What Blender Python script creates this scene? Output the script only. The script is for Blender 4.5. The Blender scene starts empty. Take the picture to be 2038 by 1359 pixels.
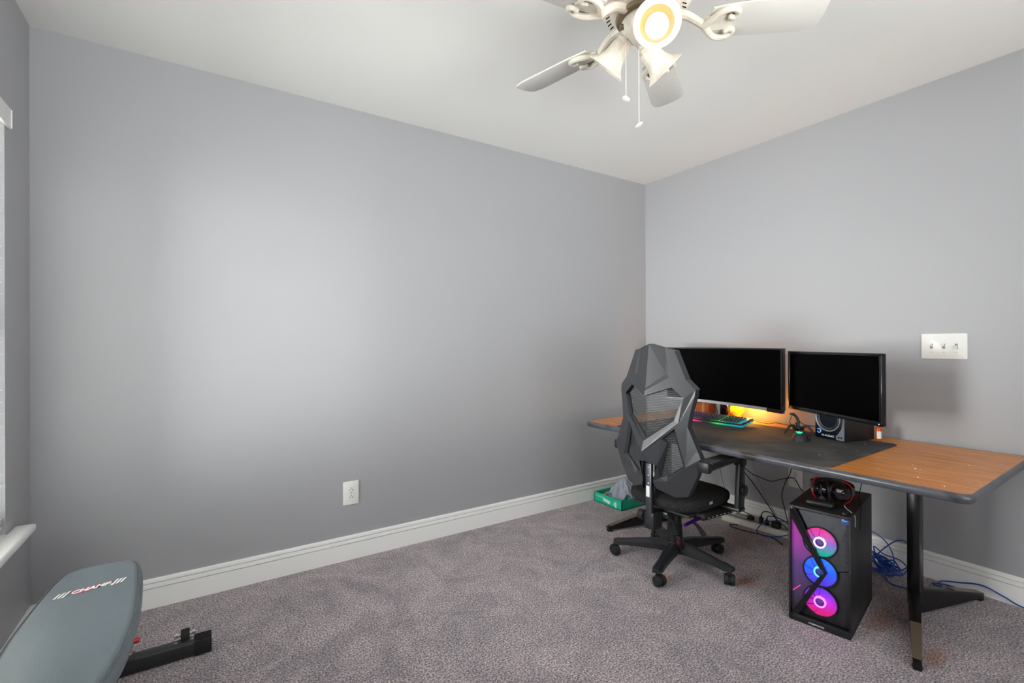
import bpy, bmesh, math, random
from mathutils import Vector, Matrix
PI = math.pi
R = math.radians
random.seed(7)
SC = bpy.context.scene
COL = SC.collection

# ------------------------------------------------------------------ camera
CAM = Vector((-2.99864, -2.63079, 1.16798))
YAW, PIT, ROLL, FPX = 0.995721, 0.00134127, -0.00393226, 942.22
fw = Vector((math.cos(YAW)*math.cos(PIT), math.sin(YAW)*math.cos(PIT), math.sin(PIT)))
rt = fw.cross(Vector((0, 0, 1))).normalized()
up = rt.cross(fw)
rt, up = math.cos(ROLL)*rt + math.sin(ROLL)*up, math.cos(ROLL)*up - math.sin(ROLL)*rt
cd = bpy.data.cameras.new('camera')
cam = bpy.data.objects.new('camera', cd)
COL.objects.link(cam)
cam.matrix_world = Matrix(((rt.x, up.x, -fw.x, CAM.x), (rt.y, up.y, -fw.y, CAM.y), (rt.z, up.z, -fw.z, CAM.z), (0, 0, 0, 1)))
cd.sensor_fit = 'HORIZONTAL'
cd.sensor_width = 36
cd.lens = 36*FPX/2038
cd.clip_start = 0.02
SC.camera = cam
SC.view_settings.view_transform = 'Standard'
SC.view_settings.look = 'None'
SC.view_settings.gamma = 1
SC.view_settings.exposure = 0.0
SC.view_settings.use_curve_mapping = False

# ------------------------------------------------------------------ world and daylight
W = bpy.data.worlds.new('world')
SC.world = W
W.use_nodes = True
bg = W.node_tree.nodes['Background']
bg.inputs[0].default_value = (0.96, 0.98, 1.0, 1)
bg.inputs[1].default_value = 2.2

def area(name, loc, direction, sx, sy, power, color):
    ld = bpy.data.lights.new(name, 'AREA')
    ld.shape = 'RECTANGLE'; ld.size = sx; ld.size_y = sy
    ld.energy = power; ld.color = color
    o = bpy.data.objects.new(name, ld); COL.objects.link(o)
    o.location = loc
    o.rotation_euler = Vector(direction).to_track_quat('-Z', 'Z').to_euler()
    return o
# daylight at the side window; added fill at an invented window behind the camera
area('daylight_side_window', (-6.6, -1.0, 1.6), (1, 0, -0.05), 4.0, 2.8, 1280, (1.0, 0.985, 0.97))
area('added_fill_rear', (-2.0, -4.75, 1.6), (0, 1, 0.03), 2.6, 2.0, 40, (1.0, 0.985, 0.97))
# added fill lamps aimed up through both windows to brighten the ceiling
area('ceiling_fill_side', (-4.8, -0.9, -0.1), (1, 0, 1.2), 2.4, 1.6, 215, (1.0, 0.985, 0.96))
area('ceiling_fill_rear', (-2.0, -6.6, -0.3), (0, 1, .75), 5.0, 3.0, 900, (1.0, 0.985, 0.96))

H = 2.44; XW = -3.585; YB = -3.9

# ------------------------------------------------------------------ helpers
def lin(c):
    return tuple(((v/255)/12.92 if v/255 <= .04045 else ((v/255+.055)/1.055)**2.4) for v in c)

def mat(name, rgb, rough=.5, metal=0.0, coat=0.0, emit=None, estr=0, alpha=None, trans=0, spec=None, bump=None, var=None):
    m = bpy.data.materials.new(name); m.use_nodes = True
    nt = m.node_tree; b = nt.nodes['Principled BSDF']
    b.inputs['Base Color'].default_value = (*lin(rgb), 1)
    b.inputs['Roughness'].default_value = rough
    b.inputs['Metallic'].default_value = metal
    b.inputs['Coat Weight'].default_value = coat
    if spec is not None: b.inputs['Specular IOR Level'].default_value = spec
    if trans: b.inputs['Transmission Weight'].default_value = trans
    if emit:
        b.inputs['Emission Color'].default_value = (*lin(emit), 1)
        b.inputs['Emission Strength'].default_value = estr
    if alpha is not None: b.inputs['Alpha'].default_value = alpha
    if bump or var:
        tc = nt.nodes.new('ShaderNodeTexCoord')
    if bump:
        n = nt.nodes.new('ShaderNodeTexNoise'); n.inputs['Scale'].default_value = bump[0]; n.inputs['Detail'].default_value = 4
        nt.links.new(tc.outputs['Object'], n.inputs['Vector'])
        bp = nt.nodes.new('ShaderNodeBump'); bp.inputs['Strength'].default_value = bump[1]; bp.inputs['Distance'].default_value = bump[2]
        nt.links.new(n.outputs['Fac'], bp.inputs['Height']); nt.links.new(bp.outputs['Normal'], b.inputs['Normal'])
    if var:      # (scale, rgb2, lo, hi)
        n2 = nt.nodes.new('ShaderNodeTexNoise'); n2.inputs['Scale'].default_value = var[0]; n2.inputs['Detail'].default_value = 6
        nt.links.new(tc.outputs['Object'], n2.inputs['Vector'])
        cr = nt.nodes.new('ShaderNodeValToRGB')
        cr.color_ramp.elements[0].position = var[2]; cr.color_ramp.elements[1].position = var[3]
        cr.color_ramp.elements[0].color = (*lin(rgb), 1); cr.color_ramp.elements[1].color = (*lin(var[1]), 1)
        nt.links.new(n2.outputs['Fac'], cr.inputs['Fac']); nt.links.new(cr.outputs['Color'], b.inputs['Base Color'])
    return m

class MB:
    """collects shapes into one mesh"""
    def __init__(s): s.bm = bmesh.new()
    def _add(s, b2, M=None):
        if M is not None: bmesh.ops.transform(b2, matrix=M, verts=b2.verts)
        me = bpy.data.meshes.new('t'); b2.to_mesh(me); b2.free(); s.bm.from_mesh(me); bpy.data.meshes.remove(me)
        return s
    def box(s, c, d, rot=None, bev=0, seg=2, M=None):
        b = bmesh.new(); bmesh.ops.create_cube(b, size=1)
        bmesh.ops.scale(b, vec=Vector(d), verts=b.verts)
        if bev: bmesh.ops.bevel(b, geom=list(b.edges), offset=min(bev, min(d)*.49), segments=seg, profile=.5, affect='EDGES')
        T = Matrix.Translation(Vector(c))
        if rot is not None:
            T = T @ (rot.to_4x4() if isinstance(rot, Matrix) else Matrix.Rotation(rot, 4, 'Z'))
        if M is not None: T = M @ T
        return s._add(b, T)
    def cyl(s, p0, p1, r0, r1=None, seg=24, bev=0):
        p0, p1 = Vector(p0), Vector(p1); r1 = r0 if r1 is None else r1
        L = (p1-p0).length; b = bmesh.new()
        bmesh.ops.create_cone(b, cap_ends=True, segments=seg, radius1=r0, radius2=r1, depth=L)
        if bev:
            es = [e for e in b.edges if abs(e.verts[0].co.z-e.verts[1].co.z) < 1e-6]
            bmesh.ops.bevel(b, geom=es, offset=bev, segments=2, profile=.5, affect='EDGES')
        q = (p1-p0).to_track_quat('Z', 'Y')
        return s._add(b, Matrix.Translation((p0+p1)/2) @ q.to_matrix().to_4x4())
    def sph(s, c, r, sc=(1, 1, 1), seg=20, rot=None):
        b = bmesh.new(); bmesh.ops.create_uvsphere(b, u_segments=seg, v_segments=max(6, seg//2), radius=r)
        M = Matrix.Translation(Vector(c))
        if rot is not None: M = M @ rot.to_4x4()
        return s._add(b, M @ Matrix.Diagonal((*sc, 1)))
    def tube(s, pts, r, seg=8, closed=False, smooth=0):
        pts = [Vector(p) for p in pts]
        if smooth: pts = catmull(pts, smooth, closed)
        b = bmesh.new(); rings = []; n = len(pts); prev = None
        for i, p in enumerate(pts):
            a = pts[(i-1) % n] if (closed or i) else p; c = pts[(i+1) % n] if (closed or i < n-1) else p
            t = (c-a)
            t = t.normalized() if t.length > 1e-9 else Vector((0, 0, 1))
            if prev is None:
                u = t.orthogonal().normalized()
            else:
                u = (prev - t*prev.dot(t))
                u = u.normalized() if u.length > 1e-6 else t.orthogonal().normalized()
            prev = u; v = t.cross(u); rr = r[i] if isinstance(r, (list, tuple)) and len(r) == n else (r if not isinstance(r, (list, tuple)) else r[0]+(r[-1]-r[0])*i/(n-1))
            rings.append([b.verts.new(p + (u*math.cos(2*PI*k/seg)+v*math.sin(2*PI*k/seg))*rr) for k in range(seg)])
        for i in range(n if closed else n-1):
            A, B = rings[i], rings[(i+1) % n]
            for k in range(seg): b.faces.new((A[k], A[(k+1) % seg], B[(k+1) % seg], B[k]))
        if not closed:
            b.faces.new(list(reversed(rings[0]))); b.faces.new(rings[-1])
        return s._add(b)
    def lathe(s, prof, c=(0, 0, 0), seg=32, M=None, closed=False):
        b = bmesh.new(); rings = []
        for (r, z) in prof:
            rings.append([b.verts.new((max(r, 1e-5)*math.cos(2*PI*k/seg), max(r, 1e-5)*math.sin(2*PI*k/seg), z)) for k in range(seg)])
        for i in range(len(rings)-1):
            for k in range(seg): b.faces.new((rings[i][k], rings[i][(k+1) % seg], rings[i+1][(k+1) % seg], rings[i+1][k]))
        bmesh.ops.remove_doubles(b, verts=b.verts, dist=2e-5)
        T = Matrix.Translation(Vector(c))
        if M is not None: T = T @ M.to_4x4()
        return s._add(b, T)
    def prism(s, pts2, z0, z1, M=None, bev=0, seg=2):
        """2-D outline in xy extruded in z"""
        b = bmesh.new(); lo = [b.verts.new((x, y, z0)) for x, y in pts2]
        f = b.faces.new(lo); r = bmesh.ops.extrude_face_region(b, geom=[f])
        vs = [v for v in r['geom'] if isinstance(v, bmesh.types.BMVert)]
        for v in vs: v.co.z = z1
        bmesh.ops.recalc_face_normals(b, faces=b.faces)
        if bev:
            es = [e for e in b.edges if abs(e.verts[0].co.z-e.verts[1].co.z) < 1e-7]
            bmesh.ops.bevel(b, geom=es, offset=bev, segments=seg, profile=.5, affect='EDGES')
        return s._add(b, M)
    def shell(s, faces, off):
        """polygons of 3-D points (shared by rounding) thickened by the vector off"""
        b = bmesh.new(); vm = {}
        def V(p):
            k = tuple(round(c, 4) for c in p)
            if k not in vm: vm[k] = b.verts.new(p)
            return vm[k]
        fs = []
        for f in faces:
            vs = [V(p) for p in f]
            try: fs.append(b.faces.new(vs))
            except ValueError: pass
        bmesh.ops.recalc_face_normals(b, faces=b.faces)
        r = bmesh.ops.extrude_face_region(b, geom=list(b.faces), use_keep_orig=True)
        for v in [v for v in r['geom'] if isinstance(v, bmesh.types.BMVert)]:
            v.co += Vector(off)
        bmesh.ops.recalc_face_normals(b, faces=b.faces)
        return s._add(b)
    def build(s, name, m, parent=None, ang=35, smooth=True):
        me = bpy.data.meshes.new(name)
        bmesh.ops.recalc_face_normals(s.bm, faces=s.bm.faces)
        s.bm.to_mesh(me); s.bm.free()
        if isinstance(m, (list, tuple)):
            for x in m: me.materials.append(x)
        else: me.materials.append(m)
        if smooth:
            me.polygons.foreach_set('use_smooth', [True]*len(me.polygons))
            me.set_sharp_from_angle(angle=R(ang))
        o = bpy.data.objects.new(name, me); COL.objects.link(o)
        if parent is not None: o.parent = parent
        return o

def catmull(pts, k, closed=False):
    out = []; n = len(pts)
    for i in range(n if closed else n-1):
        p0 = pts[(i-1) % n] if (closed or i > 0) else pts[0]*2-pts[1]
        p1 = pts[i]; p2 = pts[(i+1) % n]
        p3 = pts[(i+2) % n] if (closed or i+2 < n) else pts[-1]*2-pts[-2]
        for j in range(k):
            t = j/k
            out.append(.5*((2*p1)+(p2-p0)*t+(2*p0-5*p1+4*p2-p3)*t*t+(3*p1-p0-3*p2+p3)*t**3))
    if not closed: out.append(pts[-1])
    return out

def thing(name, label, cat, loc=(0, 0, 0), rz=0, group=None):
    o = bpy.data.objects.new(name, None); COL.objects.link(o)
    o.empty_display_size = .05
    o.location = loc; o.rotation_euler = (0, 0, rz); o['label'] = label; o['category'] = cat
    if group: o['group'] = group
    return o
def tag(o, label, cat, group=None):
    o['label'] = label; o['category'] = cat
    if group: o['group'] = group
    return o
def struct(o): o['kind'] = 'structure'; return o
def adopt(o, parent):
    o.parent = parent; o.matrix_parent_inverse = parent.matrix_basis.inverted()
    return o
def rrect(w, h, r, n=6, cx=0, cy=0):
    pts = []
    for sx, sy, a0 in ((1, 1, 0), (-1, 1, 90), (-1, -1, 180), (1, -1, 270)):
        for k in range(n+1):
            a = R(a0+90*k/n); pts.append((cx+sx*(w/2-r)+r*math.cos(a), cy+sy*(h/2-r)+r*math.sin(a)))
    return pts
def text(name, body, size, m, parent, M, shear=0, ext=.0004, sx=1, spacing=1.0, bold=0.0, align='CENTER'):
    c = bpy.data.curves.new('t', 'FONT'); c.body = body; c.size = size; c.extrude = ext; c.shear = shear
    c.align_x = align; c.align_y = 'CENTER'; c.space_character = spacing; c.offset = bold
    t = bpy.data.objects.new('t', c); COL.objects.link(t)
    dg = bpy.context.evaluated_depsgraph_get()
    me = bpy.data.meshes.new_from_object(t.evaluated_get(dg)); me.name = name
    bpy.data.objects.remove(t)
    me.transform(M @ Matrix.Diagonal((sx, 1, 1, 1)))
    me.materials.clear(); me.materials.append(m)
    o = bpy.data.objects.new(name, me); COL.objects.link(o); o.parent = parent
    return o
def frame_M(o, x, y):
    """matrix taking local x,y to the given directions, z to their cross product"""
    x = Vector(x).normalized(); z = x.cross(Vector(y)).normalized(); y = z.cross(x)
    return Matrix(((x.x, y.x, z.x, o[0]), (x.y, y.y, z.y, o[1]), (x.z, y.z, z.z, o[2]), (0, 0, 0, 1)))

# ------------------------------------------------------------------ materials
M_wall = mat('wall_paint', (168, 168, 172), .42, bump=(260, .12, .002), spec=.35)
M_ceil = mat('ceiling_paint', (232, 231, 229), .85, bump=(140, .2, .002))
M_trim = mat('white_trim', (250, 249, 248), .35)
M_white = mat('white_plastic', (236, 235, 232), .3)
M_black = mat('black_plastic', (28, 29, 32), .42)
M_black2 = mat('matte_black_plastic', (38, 38, 41), .6)
M_dark = mat('dark_slot', (20, 18, 16), .8)
M_gloss = mat('glossy_black', (10, 10, 13), .15, coat=.5)
M_screen = mat('black_screen', (1, 1, 2), .25, spec=.05)
M_silver = mat('brushed_silver', (214, 216, 222), .38, .9)
M_steel = mat('dull_steel', (130, 132, 136), .35, 1.0)
M_chrome = mat('chrome', (210, 210, 212), .12, 1.0)
M_rubber = mat('black_rubber', (24, 24, 25), .7)
M_red = mat('red_plastic', (150, 14, 34), .4)

def carpet_mat():
    m = bpy.data.materials.new('carpet'); m.use_nodes = True; nt = m.node_tree; b = nt.nodes['Principled BSDF']
    L = nt.links.new; N = nt.nodes.new
    tc = N('ShaderNodeTexCoord')
    n1 = N('ShaderNodeTexNoise'); n1.inputs['Scale'].default_value = 150; n1.inputs['Detail'].default_value = 4; n1.inputs['Roughness'].default_value = .75
    L(tc.outputs['Object'], n1.inputs['Vector'])
    cr = N('ShaderNodeValToRGB'); e = cr.color_ramp.elements
    e[0].position = .38; e[0].color = (*lin((70, 63, 68)), 1); e[1].position = .62; e[1].color = (*lin((236, 226, 229)), 1)
    em = cr.color_ramp.elements.new(.5); em.color = (*lin((162, 151, 156)), 1)
    L(n1.outputs['Fac'], cr.inputs['Fac'])
    # crushed pile: large soft patches
    n2 = N('ShaderNodeTexNoise'); n2.inputs['Scale'].default_value = 4.6; n2.inputs['Detail'].default_value = 10; n2.inputs['Roughness'].default_value = .72; n2.inputs['Distortion'].default_value = 1.2
    L(tc.outputs['Object'], n2.inputs['Vector'])
    cr2 = N('ShaderNodeValToRGB'); f = cr2.color_ramp.elements
    f[0].position = .38; f[0].color = (.80, .79, .815, 1); f[1].position = .62; f[1].color = (1.26, 1.20, 1.19, 1)
    L(n2.outputs['Fac'], cr2.inputs['Fac'])
    mx = N('ShaderNodeMix'); mx.data_type = 'RGBA'; mx.blend_type = 'MULTIPLY'; mx.inputs[0].default_value = 1
    L(cr.outputs['Color'], mx.inputs[6]); L(cr2.outputs['Color'], mx.inputs[7])
    col = mx.outputs[2]
    # orange tint of the shade painted into the colour by casters and table foot
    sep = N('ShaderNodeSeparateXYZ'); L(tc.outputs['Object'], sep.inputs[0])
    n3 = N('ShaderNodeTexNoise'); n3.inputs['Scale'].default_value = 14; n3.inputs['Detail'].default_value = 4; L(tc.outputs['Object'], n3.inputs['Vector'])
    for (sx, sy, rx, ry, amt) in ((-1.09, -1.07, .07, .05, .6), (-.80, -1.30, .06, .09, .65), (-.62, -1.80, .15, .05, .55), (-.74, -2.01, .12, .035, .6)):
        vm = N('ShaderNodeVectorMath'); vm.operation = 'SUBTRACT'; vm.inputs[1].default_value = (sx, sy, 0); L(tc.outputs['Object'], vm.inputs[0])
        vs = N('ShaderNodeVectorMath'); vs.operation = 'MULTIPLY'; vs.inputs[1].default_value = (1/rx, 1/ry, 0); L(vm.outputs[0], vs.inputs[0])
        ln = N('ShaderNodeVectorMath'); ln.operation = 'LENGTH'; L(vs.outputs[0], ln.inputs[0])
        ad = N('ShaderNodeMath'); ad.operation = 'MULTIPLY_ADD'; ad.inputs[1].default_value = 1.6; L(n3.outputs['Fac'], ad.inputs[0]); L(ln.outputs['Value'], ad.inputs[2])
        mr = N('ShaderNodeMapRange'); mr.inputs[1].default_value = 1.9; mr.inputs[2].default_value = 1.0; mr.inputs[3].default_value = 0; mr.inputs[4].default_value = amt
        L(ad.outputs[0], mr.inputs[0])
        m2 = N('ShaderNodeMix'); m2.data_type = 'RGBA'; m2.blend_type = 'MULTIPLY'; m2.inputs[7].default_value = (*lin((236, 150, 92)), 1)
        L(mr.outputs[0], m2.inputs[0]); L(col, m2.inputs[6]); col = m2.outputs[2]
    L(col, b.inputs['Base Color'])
    b.inputs['Roughness'].default_value = .95; b.inputs['Specular IOR Level'].default_value = .1
    b.inputs['Sheen Weight'].default_value = .25
    n4 = N('ShaderNodeTexNoise'); n4.inputs['Scale'].default_value = 170; n4.inputs['Detail'].default_value = 2; L(tc.outputs['Object'], n4.inputs['Vector'])
    ma = N('ShaderNodeMath'); ma.operation = 'MULTIPLY_ADD'; ma.inputs[1].default_value = 2.5; L(n2.outputs['Fac'], ma.inputs[0]); L(n4.outputs['Fac'], ma.inputs[2])
    bp = N('ShaderNodeBump'); bp.inputs['Strength'].default_value = .8; bp.inputs['Distance'].default_value = .008
    L(ma.outputs[0], bp.inputs['Height']); L(bp.outputs['Normal'], b.inputs['Normal'])
    return m
M_carpet = carpet_mat()

def wood_mat():
    m = bpy.data.materials.new('woodgrain_laminate'); m.use_nodes = True; nt = m.node_tree; b = nt.nodes['Principled BSDF']
    L = nt.links.new; N = nt.nodes.new
    tc = N('ShaderNodeTexCoord'); mp = N('ShaderNodeMapping'); mp.inputs['Scale'].default_value = (60, 2.2, 1); L(tc.outputs['Object'], mp.inputs[0])
    n = N('ShaderNodeTexNoise'); n.inputs['Scale'].default_value = 1.6; n.inputs['Detail'].default_value = 8; n.inputs['Roughness'].default_value = .65; n.inputs['Distortion'].default_value = .4; L(mp.outputs[0], n.inputs['Vector'])
    cr = N('ShaderNodeValToRGB'); e = cr.color_ramp.elements
    e[0].position = .33; e[0].color = (*lin((146, 84, 36)), 1); e[1].position = .68; e[1].color = (*lin((246, 172, 98)), 1)
    x = cr.color_ramp.elements.new(.5); x.color = (*lin((212, 134, 66)), 1)
    L(n.outputs['Fac'], cr.inputs['Fac']); L(cr.outputs['Color'], b.inputs['Base Color'])
    b.inputs['Roughness'].default_value = .34
    return m
M_wood = wood_mat()

# ------------------------------------------------------------------ room shell
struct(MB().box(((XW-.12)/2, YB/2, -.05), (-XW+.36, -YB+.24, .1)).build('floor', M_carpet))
struct(MB().box(((XW-.12)/2, YB/2, H+.05), (-XW+.36, -YB+.24, .1)).build('ceiling', M_ceil))
struct(MB().box((XW/2, .06, H/2), (-XW+.24, .12, H)).build('wall_back', M_wall))
struct(MB().box((.06, YB/2, H/2), (.12, -YB, H)).build('wall_right', M_wall))
# window wall, opening y -2.05..-0.283, z .505..2.0
WY0, WY1, WZ0, WZ1 = -1.30, -.283, .505, 1.995
wl = MB()
wl.box((XW-.06, WY1/2, H/2), (.12, -WY1, H))
wl.box((XW-.06, (YB+WY0)/2, H/2), (.12, WY0-YB, H))
wl.box((XW-.06, (WY0+WY1)/2, WZ0/2-.015), (.12, WY1-WY0, WZ0-.03))
wl.box((XW-.06, (WY0+WY1)/2, (WZ1+H)/2), (.12, WY1-WY0, H-WZ1))
struct(wl.build('wall_left', M_wall, smooth=False))
# wall behind the camera with an unseen window added for fill light
VX0, VX1, VZ0, VZ1 = -3.0, -1.0, .6, 2.1
wf = MB()
wf.box(((XW+VX0)/2-.06, YB-.06, H/2), (VX0-XW+.12, .12, H))
wf.box((VX1/2+.06, YB-.06, H/2), (-VX1+.12, .12, H))
wf.box(((VX0+VX1)/2, YB-.06, VZ0/2), (VX1-VX0, .12, VZ0))
wf.box(((VX0+VX1)/2, YB-.06, (VZ1+H)/2), (VX1-VX0, .12, H-VZ1))
struct(wf.build('wall_front', M_wall, smooth=False))

# baseboards: tall face, groove, bead, groove, cap
BP = [(0, 0), (.0150, 0), (.0150, .0865), (.0070, .0872), (.0070, .0900), (.0165, .0906), (.0155, .1080), (.0050, .1086), (.0050, .1125), (.0135, .1133), (.0120, .1240), (.0060, .1276), (0, .1276)]
def baseboard(name, M, L):
    b = MB(); b.prism([(x, z) for x, z in BP], 0, L, M)
    return struct(b.build(name, M_trim, smooth=False))
# local x = out of wall, y = up, z = along wall
baseboard('baseboard_back', frame_M((0, 0, 0), (0, -1, 0), (0, 0, 1)), -XW)
baseboard('baseboard_right', frame_M((0, YB, 0), (-1, 0, 0), (0, 0, 1)), -YB)
baseboard('baseboard_left', frame_M((XW, 0, 0), (1, 0, 0), (0, 0, 1)), -YB)
baseboard('baseboard_front', frame_M((XW, YB, 0), (0, 1, 0), (0, 0, 1)), -XW)

M_glass = bpy.data.materials.new('window_glass'); M_glass.use_nodes = True
nt = M_glass.node_tree; nt.nodes.remove(nt.nodes['Principled BSDF'])
tr = nt.nodes.new('ShaderNodeBsdfTransparent'); tr.inputs[0].default_value = (.95, .97, .96, 1)
gl = nt.nodes.new('ShaderNodeBsdfGlossy'); gl.inputs['Roughness'].default_value = .03
ms = nt.nodes.new('ShaderNodeMixShader'); ms.inputs[0].default_value = .06
nt.links.new(tr.outputs[0], ms.inputs[1]); nt.links.new(gl.outputs[0], ms.inputs[2]); nt.links.new(ms.outputs[0], nt.nodes['Material Output'].inputs[0])

M_blind = mat('white_blind', (240, 240, 238), .45)
nb = M_blind.node_tree; pb = nb.nodes['Principled BSDF']
tl = nb.nodes.new('ShaderNodeBsdfTranslucent'); tl.inputs[0].default_value = (.9, .9, .88, 1)
mb2 = nb.nodes.new('ShaderNodeMixShader'); mb2.inputs[0].default_value = .45
nb.links.new(pb.outputs[0], mb2.inputs[1]); nb.links.new(tl.outputs[0], mb2.inputs[2]); nb.links.new(mb2.outputs[0], nb.nodes['Material Output'].inputs[0])

def window(name, x0, x1, z0, z1, M, mull=True):
    """x along the wall, y out of the room, z up; in the frame M"""
    w = bpy.data.objects.new(name, None); COL.objects.link(w); w['kind'] = 'structure'; w.matrix_world = M
    f = MB(); t = .045; d0, d1 = .065, .11
    cx, cz = (x0+x1)/2, (z0+z1)/2; yc = (d0+d1)/2; dd = d1-d0
    f.box((cx, yc, z0+t/2), (x1-x0, dd, t)); f.box((cx, yc, z1-t/2), (x1-x0, dd, t))
    f.box((x0+t/2, yc, cz), (t, dd, z1-z0)); f.box((x1-t/2, yc, cz), (t, dd, z1-z0))
    f.box((cx, yc, cz), (x1-x0, dd*.8, t*.9))
    if mull: f.box((cx, yc, cz), (t*1.4, dd, z1-z0))
    f.build('window_frame', M_trim, w, smooth=False)
    MB().box((cx, yc, cz), (x1-x0-.02, .005, z1-z0-.02)).build('window_pane', M_glass, w, smooth=False)
    return w
w1 = window('window_1', -WY1, -WY0, WZ0, WZ1, frame_M((XW, 0, 0), (0, -1, 0), (-1, 0, 0)))
w2 = window('fill_window', VX0, VX1, VZ0, VZ1, frame_M((0, YB, 0), (1, 0, 0), (0, 0, 1)) @ Matrix.Rotation(PI/2, 4, 'X') @ Matrix.Diagonal((1, 1, 1, 1)))  # unseen window, added to let the rear fill in
w2.matrix_world = Matrix(((1, 0, 0, 0), (0, -1, 0, YB), (0, 0, 1, 0), (0, 0, 0, 1)))
w1.matrix_world = Matrix(((0, -1, 0, XW), (-1, 0, 0, 0), (0, 0, 1, 0), (0, 0, 0, 1)))
# sill (stool) of the side window, a horn past the opening
sl = MB(); sl.box((XW-.02, (WY0+WY1)/2, WZ0-.016), (.10, WY1-WY0, .03))
sl.prism([(XW, WY0-.09), (XW+.058, WY0-.09), (XW+.058, WY1+.09), (XW, WY1+.09)], WZ0-.030, WZ0, None, bev=.009, seg=3)
struct(sl.build('trim_1', M_trim))
# blinds: head rail with valance, slats, bottom rail
bl = thing('window_blind', 'white horizontal slat blind hanging in the window at the edge', 'blind', (XW, 0, 0))
v = MB(); v.box((.006, (WY0+WY1)/2+.0, 1.965), (.012, WY1-WY0+.06, .07), bev=.003); v.box((.004, WY1+.025, 1.965), (.02, .006, .066), bev=.002)
v.build('valance', M_trim, bl)
MB().box((-.03, (WY0+WY1)/2, 1.97), (.045, WY1-WY0-.012, .04)).build('head_rail', M_white, bl)
s = MB(); z = 1.92
while z > .575:
    s.box((-.03, (WY0+WY1)/2, z), (.048, WY1-WY0-.014, .0028), rot=Matrix.Rotation(R(-4), 3, 'Y'))
    z -= .0415
o = s.build('slats', M_blind, bl, smooth=False); o['kind'] = 'stuff'
s = MB()
for i in range(4): s.box((-.03, (WY0+WY1)/2, .545+i*.006), (.048, WY1-WY0-.014, .0028))
s.box((-.03, (WY0+WY1)/2, .53), (.05, WY1-WY0-.014, .016), bev=.004)
s.build('bottom_rail', M_blind, bl)

# ------------------------------------------------------------------ wall plates
def outlet(loc, rz, label, w=.083, h=.127):
    """plate facing local -y"""
    t = thing('wall_outlet', label, 'outlet', loc, rz)
    Mx = Matrix.Rotation(PI/2, 4, 'X')
    MB().prism(rrect(w, h, .004), 0, .006, Mx, bev=.003).build('cover_plate', M_white, t)
    for s_ in (1, -1):
        cz = s_*.0195; m = MB()
        pts = []
        for k in range(28):
            a = 2*PI*k/28; pts.append((max(-.0135, min(.0135, .0172*math.cos(a))), cz+.0142*math.sin(a)))
        m.prism(pts, .006, .0082, Mx, bev=.0008); r_ = m.build('receptacle', M_white, t)
        q = MB()
        q.box((-.0062, -.0083, cz-.003), (.0024, .0006, .0085)); q.box((.0062, -.0083, cz-.003), (.0024, .0006, .0075))
        q.cyl((0, -.0080, cz+.0068), (0, -.0086, cz+.0068), .0026, seg=12)
        q.build('slots', M_dark, r_, smooth=False)
    MB().cyl((0, -.006, 0), (0, -.0072, 0), .003, seg=12).build('screw', M_steel, t)
    return t
outlet((-2.3385, -.0002, .356), 0, 'white duplex outlet on the empty grey wall above the long baseboard')
outlet((-.0002, -1.157, .345), -PI/2, 'white outlet under the desk behind the hanging black cords')

t = thing('light_switch', 'white triple toggle switch plate beside the smaller monitor', 'switch', (-.0002, -1.846, 1.140), -PI/2)
Mx = Matrix.Rotation(PI/2, 4, 'X')
MB().prism(rrect(.171, .124, .004), 0, .006, Mx, bev=.003).build('switch_plate', M_white, t)
for i, (x, upd) in enumerate(((-.046, 1), (0, 1), (.046, -1))):
    q = MB(); q.box((x, -.0062, 0), (.0105, .0012, .024)); o = q.build('slot', mat('switch_slot', (150, 148, 144), .6), t, smooth=False)
    q = MB(); q.box((x, -.0115, upd*.004), (.0085, .016, .0105), rot=Matrix.Rotation(R(-24*upd), 3, 'X'), bev=.0015); q.build('toggle', M_white, t)
    for z in (.030, -.030):
        MB().cyl((x, -.0058, z), (x, -.0072, z), .0032, seg=12).build('screw', M_steel, t)

# ------------------------------------------------------------------ table
DZ = .664; DROT = R(1.25)
tb = thing('folding_table', 'long wood grain laminate table with black bumper edge against wall', 'desk', (-.489, -1.241, 0), DROT)
TW, TL = .904, 1.795
MB().prism(rrect(TW, TL, .035, 8), DZ-.028, DZ, None).build('table_top', M_wood, tb)
e = MB()
out = rrect(TW, TL, .035, 8)
prof = [(.0, .0005), (.007, -.002), (.011, -.009), (.0115, -.016), (.010, -.024), (.005, -.031), (-.006, -.033), (-.006, -.0285), (-.0001, -.027)]
b = bmesh.new(); rings = []
n = len(out)
for i in range(n):
    a = Vector(out[i-1]); c = Vector(out[(i+1) % n]); tdir = (c-a).normalized(); nr = Vector((tdir.y, -tdir.x))
    rings.append([b.verts.new((out[i][0]+nr.x*d, out[i][1]+nr.y*d, DZ+zz)) for d, zz in prof])
for i in range(n):
    A, B = rings[i], rings[(i+1) % n]
    for k in range(len(prof)): b.faces.new((A[k], A[(k+1) % len(prof)], B[(k+1) % len(prof)], B[k]))
e._add(b)
M_bump = mat('bumper_edge', (84, 86, 94), .28, var=(9, (52, 50, 50), .5, .66))
e.build('bumper_edge', M_bump, tb, ang=60)
M_leg = mat('black_steel', (22, 22, 24), .25, var=(24, (46, 44, 42), .62, .75))
M_bronze = mat('worn_chrome', (156, 142, 124), .38, .75)
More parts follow.
